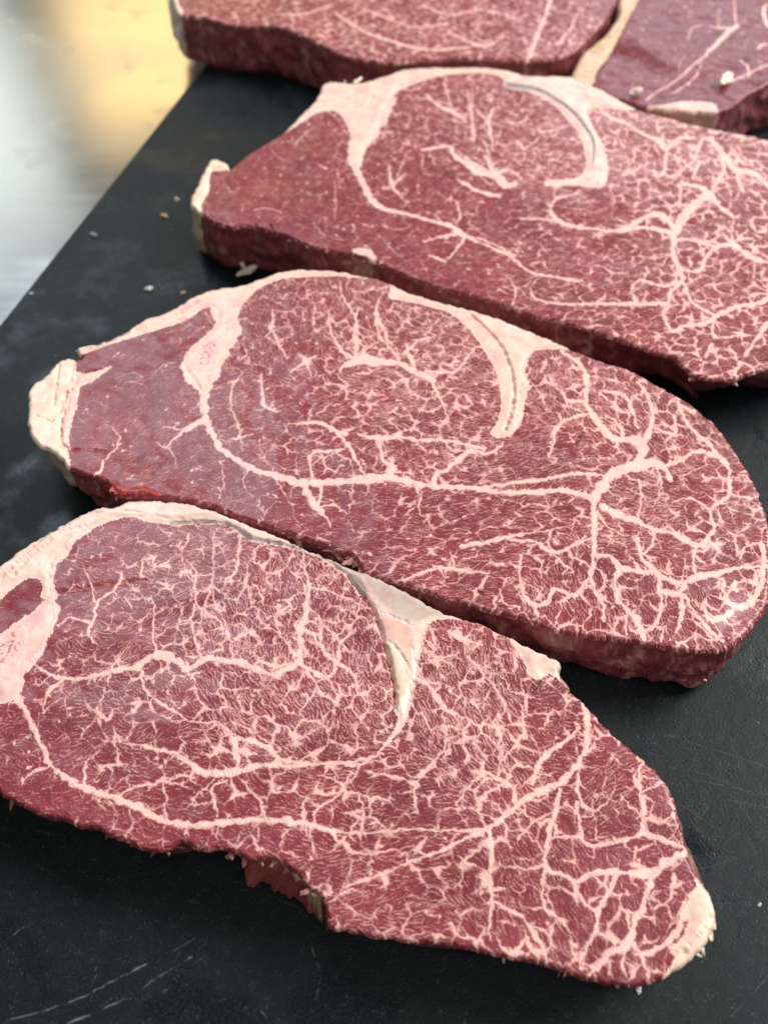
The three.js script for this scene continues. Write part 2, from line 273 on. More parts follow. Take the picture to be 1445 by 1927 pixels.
  zones.forEach((z, n) => {
    let a0 = 1e9, a1 = -1e9, b0 = 1e9, b1 = -1e9; for (const [x, y] of z.P) { a0 = Math.min(a0, x); a1 = Math.max(a1, x); b0 = Math.min(b0, y); b1 = Math.max(b1, y); }
    const P = z.P, h = 3;                                                      // distance on every third texel
    for (let j = Math.max(0, (b0 - 2) / PX | 0); j < Math.min(H, (b1 + 2) / PX); j += h) for (let i = Math.max(0, (a0 - 2) / PX | 0); i < Math.min(W, (a1 + 2) / PX); i += h) {
      const x = (i + 1) * PX, y = (j + 1) * PX; let d = 1e9;
      for (let k = 0, l = P.length - 1; k < P.length; l = k++) { const ax = P[l][0], ay = P[l][1], dx = P[k][0] - ax, dy = P[k][1] - ay, t = clamp(((x - ax) * dx + (y - ay) * dy) / (dx * dx + dy * dy || 1e-9)), ex = x - ax - t * dx, ey = y - ay - t * dy, q = ex * ex + ey * ey; if (q < d) d = q; }
      d = Math.sqrt(d); if (!inPoly(P, x, y)) d = -d; if (d < -2) continue;
      for (let v = j; v < Math.min(H, j + h); v++) for (let u = i; u < Math.min(W, i + h); u++) { const k = v * W + u; if (d > 0 || Z[k] === 0 && d > ZD[k]) { if (d > 0) { if (Z[k]) { Z0[k] = Z[k]; ZD0[k] = ZD[k]; } Z[k] = n + 1; } ZD[k] = d; } }
    }
  });
  for (let k = 0; k < W * H; k++) if (Z[k] && !zones[Z[k] - 1].meat && S[k] < 1) S[k] = 1;
  const GR = new Float32Array(W * H);                                           // groove depth, mm
  for (const [s, depth, width] of spec.grooves) { const p = curve(path(s), false, 0.6); for (const q of p) { const dep = depth * (0.7 + 0.5 * noise(q[0] / 3, q[1] / 3)), w = width * (0.7 + 0.6 * noise(q[0] / 2 + 8, q[1] / 2)), r = w + 0.5; for (let j = Math.max(0, (q[1] - r) / PX | 0); j <= Math.min(H - 1, (q[1] + r) / PX); j++) for (let i = Math.max(0, (q[0] - r) / PX | 0); i <= Math.min(W - 1, (q[0] + r) / PX); i++) { const d = Math.hypot((i + 0.5) * PX - q[0], (j + 0.5) * PX - q[1]), v = dep * sst(w, w * 0.3, d); if (v > GR[j * W + i]) GR[j * W + i] = v; } } }

  // ---- fine marbling that flows with the grain: noise smeared along the fibre direction
  const FL = new Float32Array(W * H);
  {
    const B = new Float32Array(W * H), DX = new Float32Array(W * H), DY = new Float32Array(W * H);
    for (let j = 0; j < H; j++) for (let i = 0; i < W; i++) {
      const k = j * W + i, x = i * PX, y = j * PX, st = CB(x, y, 3), a = Math.atan2(CB(x, y, 6), CB(x, y, 5)) / 2 + mix(2.2, 0.9, sst(1.1, 1.5, st)) * fbm(x / 15 + 3, y / 15 + spec.seed, 2) + 0.5 * noise(x / 3, y / 3);
      B[k] = noise(x / 0.62, y / 0.62) + 0.7 * noise(x / 0.4 + 7, y / 0.4); DX[k] = Math.cos(a); DY[k] = Math.sin(a);
    }
    for (let j = 0; j < H; j++) for (let i = 0; i < W; i++) {
      const k = j * W + i; let s = B[k], n = 1;
      for (const d of [1, -1]) { let x = i, y = j, q = k; for (let m = 0; m < 4; m++) { x += d * DX[q]; y += d * DY[q]; const a = x + 0.5 | 0, b = y + 0.5 | 0; if (a < 0 || b < 0 || a >= W || b >= H) break; q = b * W + a; s += B[q]; n++; } }
      FL[k] = s / Math.sqrt(n);
    }
  }
  // ---- texture of the cut face
  const col = new Uint8Array(W * H * 4), bump = new Float32Array(W * H), rgh = new Uint8Array(W * H * 4), FAT = new Uint8Array(W * H);
  const lean = spec.lean ?? [0.212, 0.029, 0.036], veinFat = spec.fat ?? [0.77, 0.50, 0.45];
  for (let j = 0; j < H; j++) for (let i = 0; i < W; i++) {
    const k = j * W + i, x = i * PX, y = j * PX;
    const wx = 0.4 * noise(x / 1.7, y / 1.7) + 0.14 * noise(x / 0.55 + 5, y / 0.55), wy = 0.4 * noise(x / 1.7 + 60, y / 1.7 + 60) + 0.14 * noise(x / 0.55 + 25, y / 0.55 + 90);
    const fi = clamp(i + wx / PX, 0, W - 1.001), fj = clamp(j + wy / PX, 0, H - 1.001), a = fi | 0, b = fj | 0, u = fi - a, v = fj - b, q = b * W + a;
    let s = mix(mix(S[q], S[q + 1], u), mix(S[q + W] ?? S[q], S[q + W + 1] ?? S[q], u), v);
    const fn = noise(x / 0.6 + 13, y / 0.6), mid = noise(x / 3 + 3, y / 3), lo = fbm(x / 22 + spec.seed, y / 22, 3), lo2 = fbm(x / 40 + 8, y / 40 + spec.seed, 2);
    s += 0.09 * fn;
    let fat = sst(-0.17, 0.3, s), thick = sst(0.1, 0.9, s);
    const dn = CB(x, y, 4), fl = FL[k], clump = 0.5 * noise(x / 4 + 91, y / 4) + 0.3 * noise(x / 11 + 3, y / 11), mot = sst(0.78 - 0.95 * dn - clump, 1.6 - 0.95 * dn - clump, fl) * (0.26 + 0.36 * dn); fat = Math.max(fat, mot);
    const zd = ZD[k] + 0.35 * noise(x / 2.2, y / 2.2) + 0.2 * fn, zone = zd > 0 && Z[k] ? zones[Z[k] - 1] : null;
    let r, g, bl, ro;
    // lean: fibre grain and blotches
    const fib = clamp(fl * 0.5, -1, 1), t = 1 + 0.34 * lo + 0.14 * mid + 0.1 * fib + 0.05 * fn, pur = sst(-0.1, 0.5, lo2);
    const lr = lean[0] * t * (1 - 0.06 * pur), lg = lean[1] * t * (1 + 0.12 * pur + 0.15 * mid), lb = lean[2] * t * (1 + 0.15 * pur);
    const ft = 1 + 0.08 * lo + 0.07 * mid + 0.05 * fn, dim = 0.80 + 0.20 * thick, cream = sst(-0.2, 0.5, fbm(x / 12 + 77, y / 12, 2)) * thick;
    const vr = veinFat[0] * ft * (0.92 + 0.08 * dim), vg = veinFat[1] * ft * dim * (1 + 0.07 * cream), vb = veinFat[2] * ft * dim * (1 - 0.03 * cream);
    r = mix(lr, vr, fat); g = mix(lg, vg, fat); bl = mix(lb, vb, fat); ro = mix(0.47, 0.52, fat) + 0.06 * lo2 + 0.05 * fn;
    let h = 0.5 + 0.08 * fat + 0.05 * thick + 0.1 * fib * (1 - fat) + 0.1 * fn + 0.17 * fbm(x / 2.6 + 4, y / 2.6, 3) + 0.28 * fbm(x / 7, y / 7 + 30, 2);
    if (zone) {
      const e = sst(0, zone.soft ?? 0.5, zd), z = zone.color, n1 = fbm(x / 5 + 3, y / 5, 3), streak = 0.35 * noise(x / 6 + y / 9, (y - x * 0.3) / 1.6);
      const pk = sst(-0.1, 0.45, fbm(x / 8 + 60, y / 8 + 20, 3)) + 0.6 * sst(0.35, 0.6, noise(x / 2.4 + 5, y / 2.4)); let zr = z[0] * (1 + 0.08 * n1 + 0.04 * streak) * (1 - 0.03 * pk), zg = z[1] * (1 + 0.14 * n1 + 0.06 * streak) * (1 - 0.2 * pk), zb = z[2] * (1 + 0.2 * n1 + 0.08 * streak) * (1 - 0.13 * pk); if (zone.meat) { const f = sst(-0.2, 0.3, noise(x / 2, y / 2) + 0.4 * fn); zr = mix(zr, lr, f); zg = mix(zg, lg, f); zb = mix(zb, lb, f); }
      if (zone.fleck) { const f = sst(0.1, 0.45, noise(x / 1.5 + 2, y / 1.1) + 0.5 * noise(x / 0.7, y / 0.7)) * sst(1.2, 3.0, zd) * zone.fleck; zr = mix(zr, lr * 1.6, f); zg = mix(zg, lg * 2.2, f); zb = mix(zb, lb * 2, f); }
      r = mix(r, zr, e); g = mix(g, zg, e); bl = mix(bl, zb, e); fat = zone.meat ? fat : Math.max(fat, e); ro = mix(ro, zone.rough ?? 0.42, e); h = mix(h, 0.55 + 0.06 * n1 + 0.02 * streak + 0.01 * fn, e);
    }
    col[k * 4] = enc(r); col[k * 4 + 1] = enc(g); col[k * 4 + 2] = enc(bl); col[k * 4 + 3] = 255; FAT[k] = fat * 255;
    rgh[k * 4] = rgh[k * 4 + 1] = rgh[k * 4 + 2] = clamp(ro) * 255; rgh[k * 4 + 3] = 255; bump[k] = h;
  }
  const tc = dataTex(col, W, H, true), tr = dataTex(rgh, W, H), tb = dataTex(bump, W, H, false, true);
  const matTop = new THREE.MeshPhysicalMaterial({ map: tc, roughness: 1, roughnessMap: tr, bumpMap: tb, bumpScale: 0.0012, clearcoat: spec.wet ?? 0.5, clearcoatRoughness: 0.25, specularIntensity: 0.35 });

  // ---- solid: outline with a ragged edge, height field on top, side wall, base
  const G = 0.6, nx = Math.ceil(bw / G) + 1, ny = Math.ceil(bh / G) + 1, D = new Float32Array(nx * ny);
  const qx = Math.ceil(nx / 2) + 1, qy = Math.ceil(ny / 2) + 1, Q = new Float32Array(qx * qy);
  for (let j = 0; j < qy; j++) for (let i = 0; i < qx; i++) {
    const x = i * G * 2, y = j * G * 2; let d = 1e9;
    for (let k = 0, l = outline.length - 1; k < outline.length; l = k++) { const ax = outline[l][0], ay = outline[l][1], dx = outline[k][0] - ax, dy = outline[k][1] - ay, t = clamp(((x - ax) * dx + (y - ay) * dy) / (dx * dx + dy * dy || 1e-9)), ex = x - ax - t * dx, ey = y - ay - t * dy, q = ex * ex + ey * ey; if (q < d) d = q; }
    Q[j * qx + i] = inPoly(outline, x, y) ? Math.sqrt(d) : -Math.sqrt(d);
  }
  for (let j = 0; j < ny; j++) for (let i = 0; i < nx; i++) {
    const x = i * G, y = j * G, a = i >> 1, b = j >> 1, u = (i & 1) / 2, v = (j & 1) / 2, k = b * qx + a;
    D[j * nx + i] = mix(mix(Q[k], Q[k + 1], u), mix(Q[k + qx], Q[k + qx + 1], u), v) + 0.55 * noise(x / 3.1, y / 3.1) + 0.35 * noise(x / 1.3, y / 1.3);
  }
  const px = (x, y, A) => { const i = clamp(x / PX | 0, 0, W - 1), j = clamp(y / PX | 0, 0, H - 1); return A[j * W + i]; };
  const T = TOP * 1000, RIM = 1.7;
  const height = (x, y, d) => {
    const k = clamp(y / PX | 0, 0, H - 1) * W + clamp(x / PX | 0, 0, W - 1), zn = Z[k] ? zones[Z[k] - 1] : null;
    let h = T - 0.9 + 1.3 * fbm(x / 34 + spec.seed, y / 34, 2) + 0.4 * fbm(x / 9, y / 9 + spec.seed, 2);
    const z0 = Z0[k] ? zones[Z0[k] - 1].raise ?? 0.6 : 0;
    if (zn) h += z0 * sst(0, 3.2, ZD0[k]) + ((zn.raise ?? 0.6) - z0) * sst(0, Z0[k] ? 2 : 3.2, ZD[k]) + 0.35 * (zn.raise ?? 0.6) * fbm(x / 9, y / 9 + 5, 2);
    h -= GR[k];
    if (d < RIM) h -= RIM - Math.sqrt(Math.max(0, RIM * RIM - (RIM - Math.max(0, d)) ** 2));
    for (const [px0, py0, rad, amt] of dips) { const q = Math.hypot(x - px0, y - py0) / rad; if (q < 1) h += amt * (1 - q * q) ** 2; }
    return h;
  };
  const dips = (spec.dips ?? []).map(([a, b, r, m]) => [...toMM([a, b]), r, m]);
  const pos = [], uvs = [], idOf = new Map(), vert = (x, y, d, key) => { if (idOf.has(key)) return idOf.get(key); const n = pos.length / 3; pos.push((x + x0 - cx) / 1000, height(x, y, d) / 1000, (y + y0 - cy) / 1000); uvs.push(x / bw, y / bh); idOf.set(key, n); return n; };
  const tris = [], triZone = [], nextEdge = new Map();
  const corner = (i, j) => vert(i * G, j * G, D[j * nx + i], j * nx + i);
  const edge = (i, j, k, l) => { const a = D[j * nx + i], b = D[l * nx + k], t = a / (a - b), key = 'e' + Math.min(j * nx + i, l * nx + k) + '_' + Math.max(j * nx + i, l * nx + k); return vert(mix(i, k, t) * G, mix(j, l, t) * G, 0, key); };
  for (let j = 0; j < ny - 1; j++) for (let i = 0; i < nx - 1; i++) {
    const cs = [[i, j], [i + 1, j], [i + 1, j + 1], [i, j + 1]], ins = cs.map(([a, b]) => D[b * nx + a] > 0), n = ins.filter(Boolean).length; if (!n) continue;
    const zi = px((i + 0.5) * G, (j + 0.5) * G, Z), put = (a, b, c) => { tris.push(a, c, b); triZone.push(zi); };
    if (n === 4) { const v = cs.map((c) => corner(...c)); put(v[0], v[1], v[2]); put(v[0], v[2], v[3]); continue; }
    // walk round the cell and keep the inside; cells that touch only at opposite corners give two pieces
    const pieces = []; let cur = null;
    for (let s0 = 0; s0 < 4; s0++) if (ins[s0] && !ins[(s0 + 3) % 4]) {
      cur = [edge(...cs[(s0 + 3) % 4], ...cs[s0])]; let q = s0; while (ins[q % 4]) { cur.push(corner(...cs[q % 4])); q++; } cur.push(edge(...cs[(q + 3) % 4], ...cs[q % 4])); pieces.push(cur);
    }
    for (const p of pieces) { for (let q = 1; q < p.length - 1; q++) put(p[0], p[q], p[q + 1]); nextEdge.set(p[p.length - 1], p[0]); }
  }
  // longest boundary loop
  let loop = []; const seen = new Set();
  for (const st of nextEdge.keys()) { if (seen.has(st)) continue; const l = []; let c = st; while (c !== undefined && !seen.has(c)) { seen.add(c); l.push(c); c = nextEdge.get(c); } if (l.length > loop.length) loop = l; }
  const full = new THREE.BufferGeometry(); full.setAttribute('position', new THREE.Float32BufferAttribute(pos, 3)); full.setIndex(tris); full.computeVertexNormals();
  const nor = full.attributes.normal.array;
  const root = new THREE.Group(); root.name = numbered('steak'); root.position.set(cx / 1000, 0, cy / 1000); scene.add(root);
  root.userData = { label: spec.label, category: 'steak', group: 'raw marbled steaks on the board' };
  const groups = new Map(); for (let t = 0; t < triZone.length; t++) { const z = triZone[t], name = z ? zones[z - 1].name : 'lean_meat'; const key = z ? z : 0; if (!groups.has(key)) groups.set(key, { name, idx: [] }); groups.get(key).idx.push(tris[3 * t], tris[3 * t + 1], tris[3 * t + 2]); }
  for (const { name, idx } of groups.values()) {
    const re = new Map(), P = [], N = [], U = [], I = idx.map((v) => { let n = re.get(v); if (n === undefined) { n = re.size; re.set(v, n); P.push(pos[3 * v], pos[3 * v + 1], pos[3 * v + 2]); N.push(nor[3 * v], nor[3 * v + 1], nor[3 * v + 2]); U.push(uvs[2 * v], uvs[2 * v + 1]); } return n; });
    const g = new THREE.BufferGeometry(); g.setAttribute('position', new THREE.Float32BufferAttribute(P, 3)); g.setAttribute('normal', new THREE.Float32BufferAttribute(N, 3)); g.setAttribute('uv', new THREE.Float32BufferAttribute(U, 2)); g.setIndex(I);
    mesh(name, g, matTop, root);
  }
  // side wall
  const K = 14, n = loop.length, SP = [], SC = [], SU = [], SI = []; let arc = 0;
  const smoothN = loop.map((_, i) => { const a = loop[(i - 12 + n) % n], b = loop[(i + 12) % n], dx = pos[3 * b] - pos[3 * a], dz = pos[3 * b + 2] - pos[3 * a + 2], l = Math.hypot(dx, dz) || 1; return [dz / l, -dx / l]; });
  // outward = away from the inside
  { let s = 0; for (let i = 0; i < n; i += 7) { const v = loop[i], x = pos[3 * v] * 1000 + cx - x0 + smoothN[i][0] * 2, y = pos[3 * v + 2] * 1000 + cy - y0 + smoothN[i][1] * 2; s += inPoly(outline, x, y) ? -1 : 1; } if (s < 0) for (const q of smoothN) { q[0] *= -1; q[1] *= -1; } }
  const soft = loop.map((_, i) => { let a = 0, b = 0; for (let q = -15; q <= 15; q++) { const v = loop[(i + q + n) % n]; a += pos[3 * v]; b += pos[3 * v + 2]; } return [a / 31, b / 31]; });
  const tuck = (spec.tuck ?? []).map(([a, b, r, m]) => [...toMM([a, b]), r, m]);
  const shear = spec.shear ?? [0, 0], inset = spec.inset ?? [0, 0, 0, 0];      // how far the foot is drawn in: left, right, near, far
  const rimFat = loop.map((v, i) => { const mx = pos[3 * v] * 1000 + cx - x0, my = pos[3 * v + 2] * 1000 + cy - y0; return [0, 1, 2, 3, 4].reduce((s, q) => s + px(mx - smoothN[i][0] * (0.6 + 0.7 * q), my - smoothN[i][1] * (0.6 + 0.7 * q), FAT), 0) / 1275; });
  for (let i = 0; i < n; i++) {
    const v = loop[i], X = pos[3 * v], Y = pos[3 * v + 1], Zz = pos[3 * v + 2], mx = X * 1000 + cx - x0, my = Zz * 1000 + cy - y0;
    if (i) { const p = loop[i - 1]; arc += Math.hypot(X - pos[3 * p], Zz - pos[3 * p + 2]) * 1000; }
    const zf = px(mx - smoothN[i][0] * 1.5, my - smoothN[i][1] * 1.5, Z), zn = zf ? zones[zf - 1] : null, seam = (k) => rimFat[((i + Math.round(9 * noise(k * 0.35, arc / 25))) % n + n) % n];
    let tk = 0; for (const [a, b, r, m] of tuck) { const q = Math.hypot(mx - a, my - b) / r; if (q < 1) tk += m * (1 - q * q) ** 2; }
    for (let k = 0; k <= K; k++) {
      const t = k / K, h = Y * (1 - t), yy = t * T, up = sst(0, 0.25, t);
      const off = up * (3.6 * fbm(arc / 18 + spec.seed, yy / 14, 2) + 0.5 * fbm(arc / 5, yy / 5 + 9, 2) + (spec.bulge ?? 0.6) * Math.sin(Math.PI * t) + 0.9 * noise(arc / 7, yy / 9 + 50)) - 1.2 * sst(0.85, 1, t) - t * tk - t * (smoothN[i][0] < 0 ? -inset[0] * smoothN[i][0] : inset[1] * smoothN[i][0]) - t * (smoothN[i][1] > 0 ? inset[2] * smoothN[i][1] : -inset[3] * smoothN[i][1]);
      const sm = sst(0.02, 0.3, t); SP.push(mix(X, soft[i][0], sm) + smoothN[i][0] * off / 1000 + shear[0] * t / 1000, Math.max(0.0004, h), mix(Zz, soft[i][1], sm) + smoothN[i][1] * off / 1000 + shear[1] * t / 1000);
      SU.push(arc / 40 + 0.004 * Math.sin(arc), yy / 40);
      const f = clamp(0.6 * sst(0.4, 0.85, seam(k)) + sst(0.22, 0.42, fbm(arc / 14 + 40, yy / 10, 3)) * 0.75 + 0.3 * sst(0.3, 0.6, noise(arc / 4, yy / 5 + 3 * noise(arc / 12, 4))));
      let c = [mix(lean[0] * 1.15, 0.6, f * 0.85), mix(lean[1] * 1.9, 0.36, f * 0.8), mix(lean[2] * 1.8, 0.32, f * 0.8)];
      if (zn && !zn.meat) { const z = zn.color; c = [z[0] * 0.95, z[1] * 0.95, z[2] * 0.92]; }
      SC.push(...c);
    }
  }
  for (let i = 0; i < n; i++) { const a = i * (K + 1), b = ((i + 1) % n) * (K + 1); for (let k = 0; k < K; k++) SI.push(a + k, a + k + 1, b + k, b + k, a + k + 1, b + k + 1); }
  { const s0 = [SP[3 * 0] , SP[2]]; const u = [SP[3] - SP[0], SP[4] - SP[1], SP[5] - SP[2]], w = [SP[3 * (K + 1)] - SP[0], SP[3 * (K + 1) + 1] - SP[1], SP[3 * (K + 1) + 2] - SP[2]]; const cr = [u[1] * w[2] - u[2] * w[1], u[2] * w[0] - u[0] * w[2]], ox = u[1] * w[2] - u[2] * w[1], oz = u[0] * w[1] - u[1] * w[0]; if (ox * smoothN[0][0] + oz * smoothN[0][1] < 0) for (let q = 0; q < SI.length; q += 3) [SI[q], SI[q + 1]] = [SI[q + 1], SI[q]]; }
  // base
  { const step = 6, ring = []; for (let i = 0; i < n; i += step) ring.push(i * (K + 1) + K); const contour = ring.map((v) => new THREE.Vector2(SP[3 * v], SP[3 * v + 2])); for (const f of THREE.ShapeUtils.triangulateShape(contour, [])) SI.push(ring[f[0]], ring[f[1]], ring[f[2]]); }
  const sg = new THREE.BufferGeometry(); sg.setAttribute('position', new THREE.Float32BufferAttribute(SP, 3)); sg.setAttribute('uv', new THREE.Float32BufferAttribute(SU, 2)); sg.setAttribute('color', new THREE.Float32BufferAttribute(SC, 3)); sg.setIndex(SI); sg.computeVertexNormals();
  mesh('cut_side', sg, sideMat, root);

  return root;
}
// moist side of a steak: fine fibre relief over the colours of the cut
const sideMat = (() => {
  const N = 512, b = new Float32Array(N * N), c = new Uint8Array(N * N * 4);
  for (let j = 0; j < N; j++) for (let i = 0; i < N; i++) { const x = i / N * 40, y = j / N * 40, f = noise(x / 1.5, y / 2.2), g = fbm(x / 2.5, y / 2.5, 3), v = clamp(0.86 + 0.12 * f + 0.2 * g, 0, 1), k = j * N + i; b[k] = 0.5 + 0.15 * f + 0.4 * g; c[k * 4] = c[k * 4 + 1] = c[k * 4 + 2] = enc(v); c[k * 4 + 3] = 255; }
  const tb = dataTex(b, N, N, false, true), tc = dataTex(c, N, N, true); for (const t of [tb, tc]) t.wrapS = t.wrapT = THREE.MirroredRepeatWrapping;
  return new THREE.MeshPhysicalMaterial({ vertexColors: true, map: tc, roughness: 0.42, bumpMap: tb, bumpScale: 0.0007, clearcoat: 0.35, clearcoatRoughness: 0.165, specularIntensity: 0.5 });
})();
// a sheet of torn tissue between two traced edges at given heights (m), with thickness
function tornSheet(root, name, top, bottom, h0, h1, color, thick = 2.2) {
  const A = curve(trace(top), false, 4), B = curve(trace(bottom), false, 4), n = 60, m = 16, P = [], U = [], Cc = [], I = [];
  const at = (L, f) => { const q = f * (L.length - 1), i = Math.min(L.length - 2, q | 0); return [mix(L[i][0], L[i + 1][0], q - i), mix(L[i][1], L[i + 1][1], q - i)]; };
  for (const side of [0, 1]) for (let i = 0; i <= n; i++) for (let j = 0; j <= m; j++) {
    const f = i / n, g = j / m, a = at(A, f), b = at(B, f), pa = ground(...a, h0), lo = mix(h0, h1, Math.pow(Math.sin(Math.PI * clamp(f, 0.02, 0.98)), 0.5)), pb = ground(...b, lo), w = 0.9 * fbm(f * 14, g * 4 + h0 * 300, 3);
    const rag = g > 0.6 ? 0.003 * (noise(f * 7, 3) + 0.6 * noise(f * 17, 8)) * (g - 0.6) / 0.4 : 0;
    P.push(mix(pa[0], pb[0], g) - root.position.x, mix(h0, lo, g) + (w * Math.sin(g * Math.PI) - side * thick * Math.sin(Math.PI * clamp(g * 0.92 + 0.04))) / 1000, mix(pa[1], pb[1], g) + rag - root.position.z);
    U.push(f * 2, g); const v = 1 + 0.5 * fbm(f * 9, g * 3 + 20, 3), k = sst(0.15, 0.5, fbm(f * 12 + 9, g * 2, 2)); Cc.push(mix(color[0] * v, 0.5, k * 0.3), mix(color[1] * v, 0.3, k * 0.3), mix(color[2] * v, 0.25, k * 0.3));
  }
  const row = m + 1, off = (n + 1) * row;
  for (let i = 0; i < n; i++) for (let j = 0; j < m; j++) { const a = i * row + j; I.push(a, a + 1, a + row, a + row, a + 1, a + row + 1, off + a, off + a + row, off + a + 1, off + a + row, off + a + row + 1, off + a + 1); }
  const g = new THREE.BufferGeometry(); g.setAttribute('position', new THREE.Float32BufferAttribute(P, 3)); g.setAttribute('uv', new THREE.Float32BufferAttribute(U, 2)); g.setAttribute('color', new THREE.Float32BufferAttribute(Cc, 3)); g.setIndex(I); g.computeVertexNormals();
  return mesh(name, g, sideMat, root);
}
// small ragged shreds that stick out along a cut edge
function shreds(root, name, s, h, count, size, c0, c1) {
  const L = curve(trace(s), false, 3);
  for (let k = 0; k < count; k++) {
    const q = L[Math.min(L.length - 1, rnd() * L.length | 0)], [x, z] = ground(q[0] + (rnd() - 0.5) * 6, q[1] + (rnd() - 0.5) * 6, h), g = new THREE.IcosahedronGeometry(1, 2), p = g.attributes.position, ph = rnd() * 90, r = size * (0.5 + rnd()), f = rnd(), C = [], v = new THREE.Vector3();
    for (let i = 0; i < p.count; i++) { v.fromBufferAttribute(p, i); const d = 1 + 0.5 * noise(v.x * 1.4 + ph, v.y * 1.4 + v.z) + 0.25 * noise(v.x * 3 + ph, v.z * 3 - v.y * 2); p.setXYZ(i, v.x * d * r * 2 / 1000, v.y * d * r * 0.4 / 1000, v.z * d * r * 0.5 / 1000); const m = clamp(f + 0.5 * noise(v.x * 2 + ph, v.z * 2 + v.y)); C.push(mix(c0[0], c1[0], m), mix(c0[1], c1[1], m), mix(c0[2], c1[2], m)); }
    g.setAttribute('color', new THREE.Float32BufferAttribute(C, 3)); g.computeVertexNormals();
    const o = mesh(name, g, shredMat, root); o.position.set(x - root.position.x, h - 0.0003 - 0.0008 * rnd(), z - root.position.z); o.rotation.set((rnd() - 0.5) * 0.8, rnd() * 6.28, (rnd() - 0.5) * 0.8);
  }
}
const shredMat = new THREE.MeshPhysicalMaterial({ vertexColors: true, roughness: 0.45, clearcoat: 0.25, clearcoatRoughness: 0.3 });
const CREAM = [0.78, 0.60, 0.46], PINKFAT = [0.76, 0.50, 0.43], TAN = [0.62, 0.43, 0.27], RED = [0.42, 0.05, 0.04];

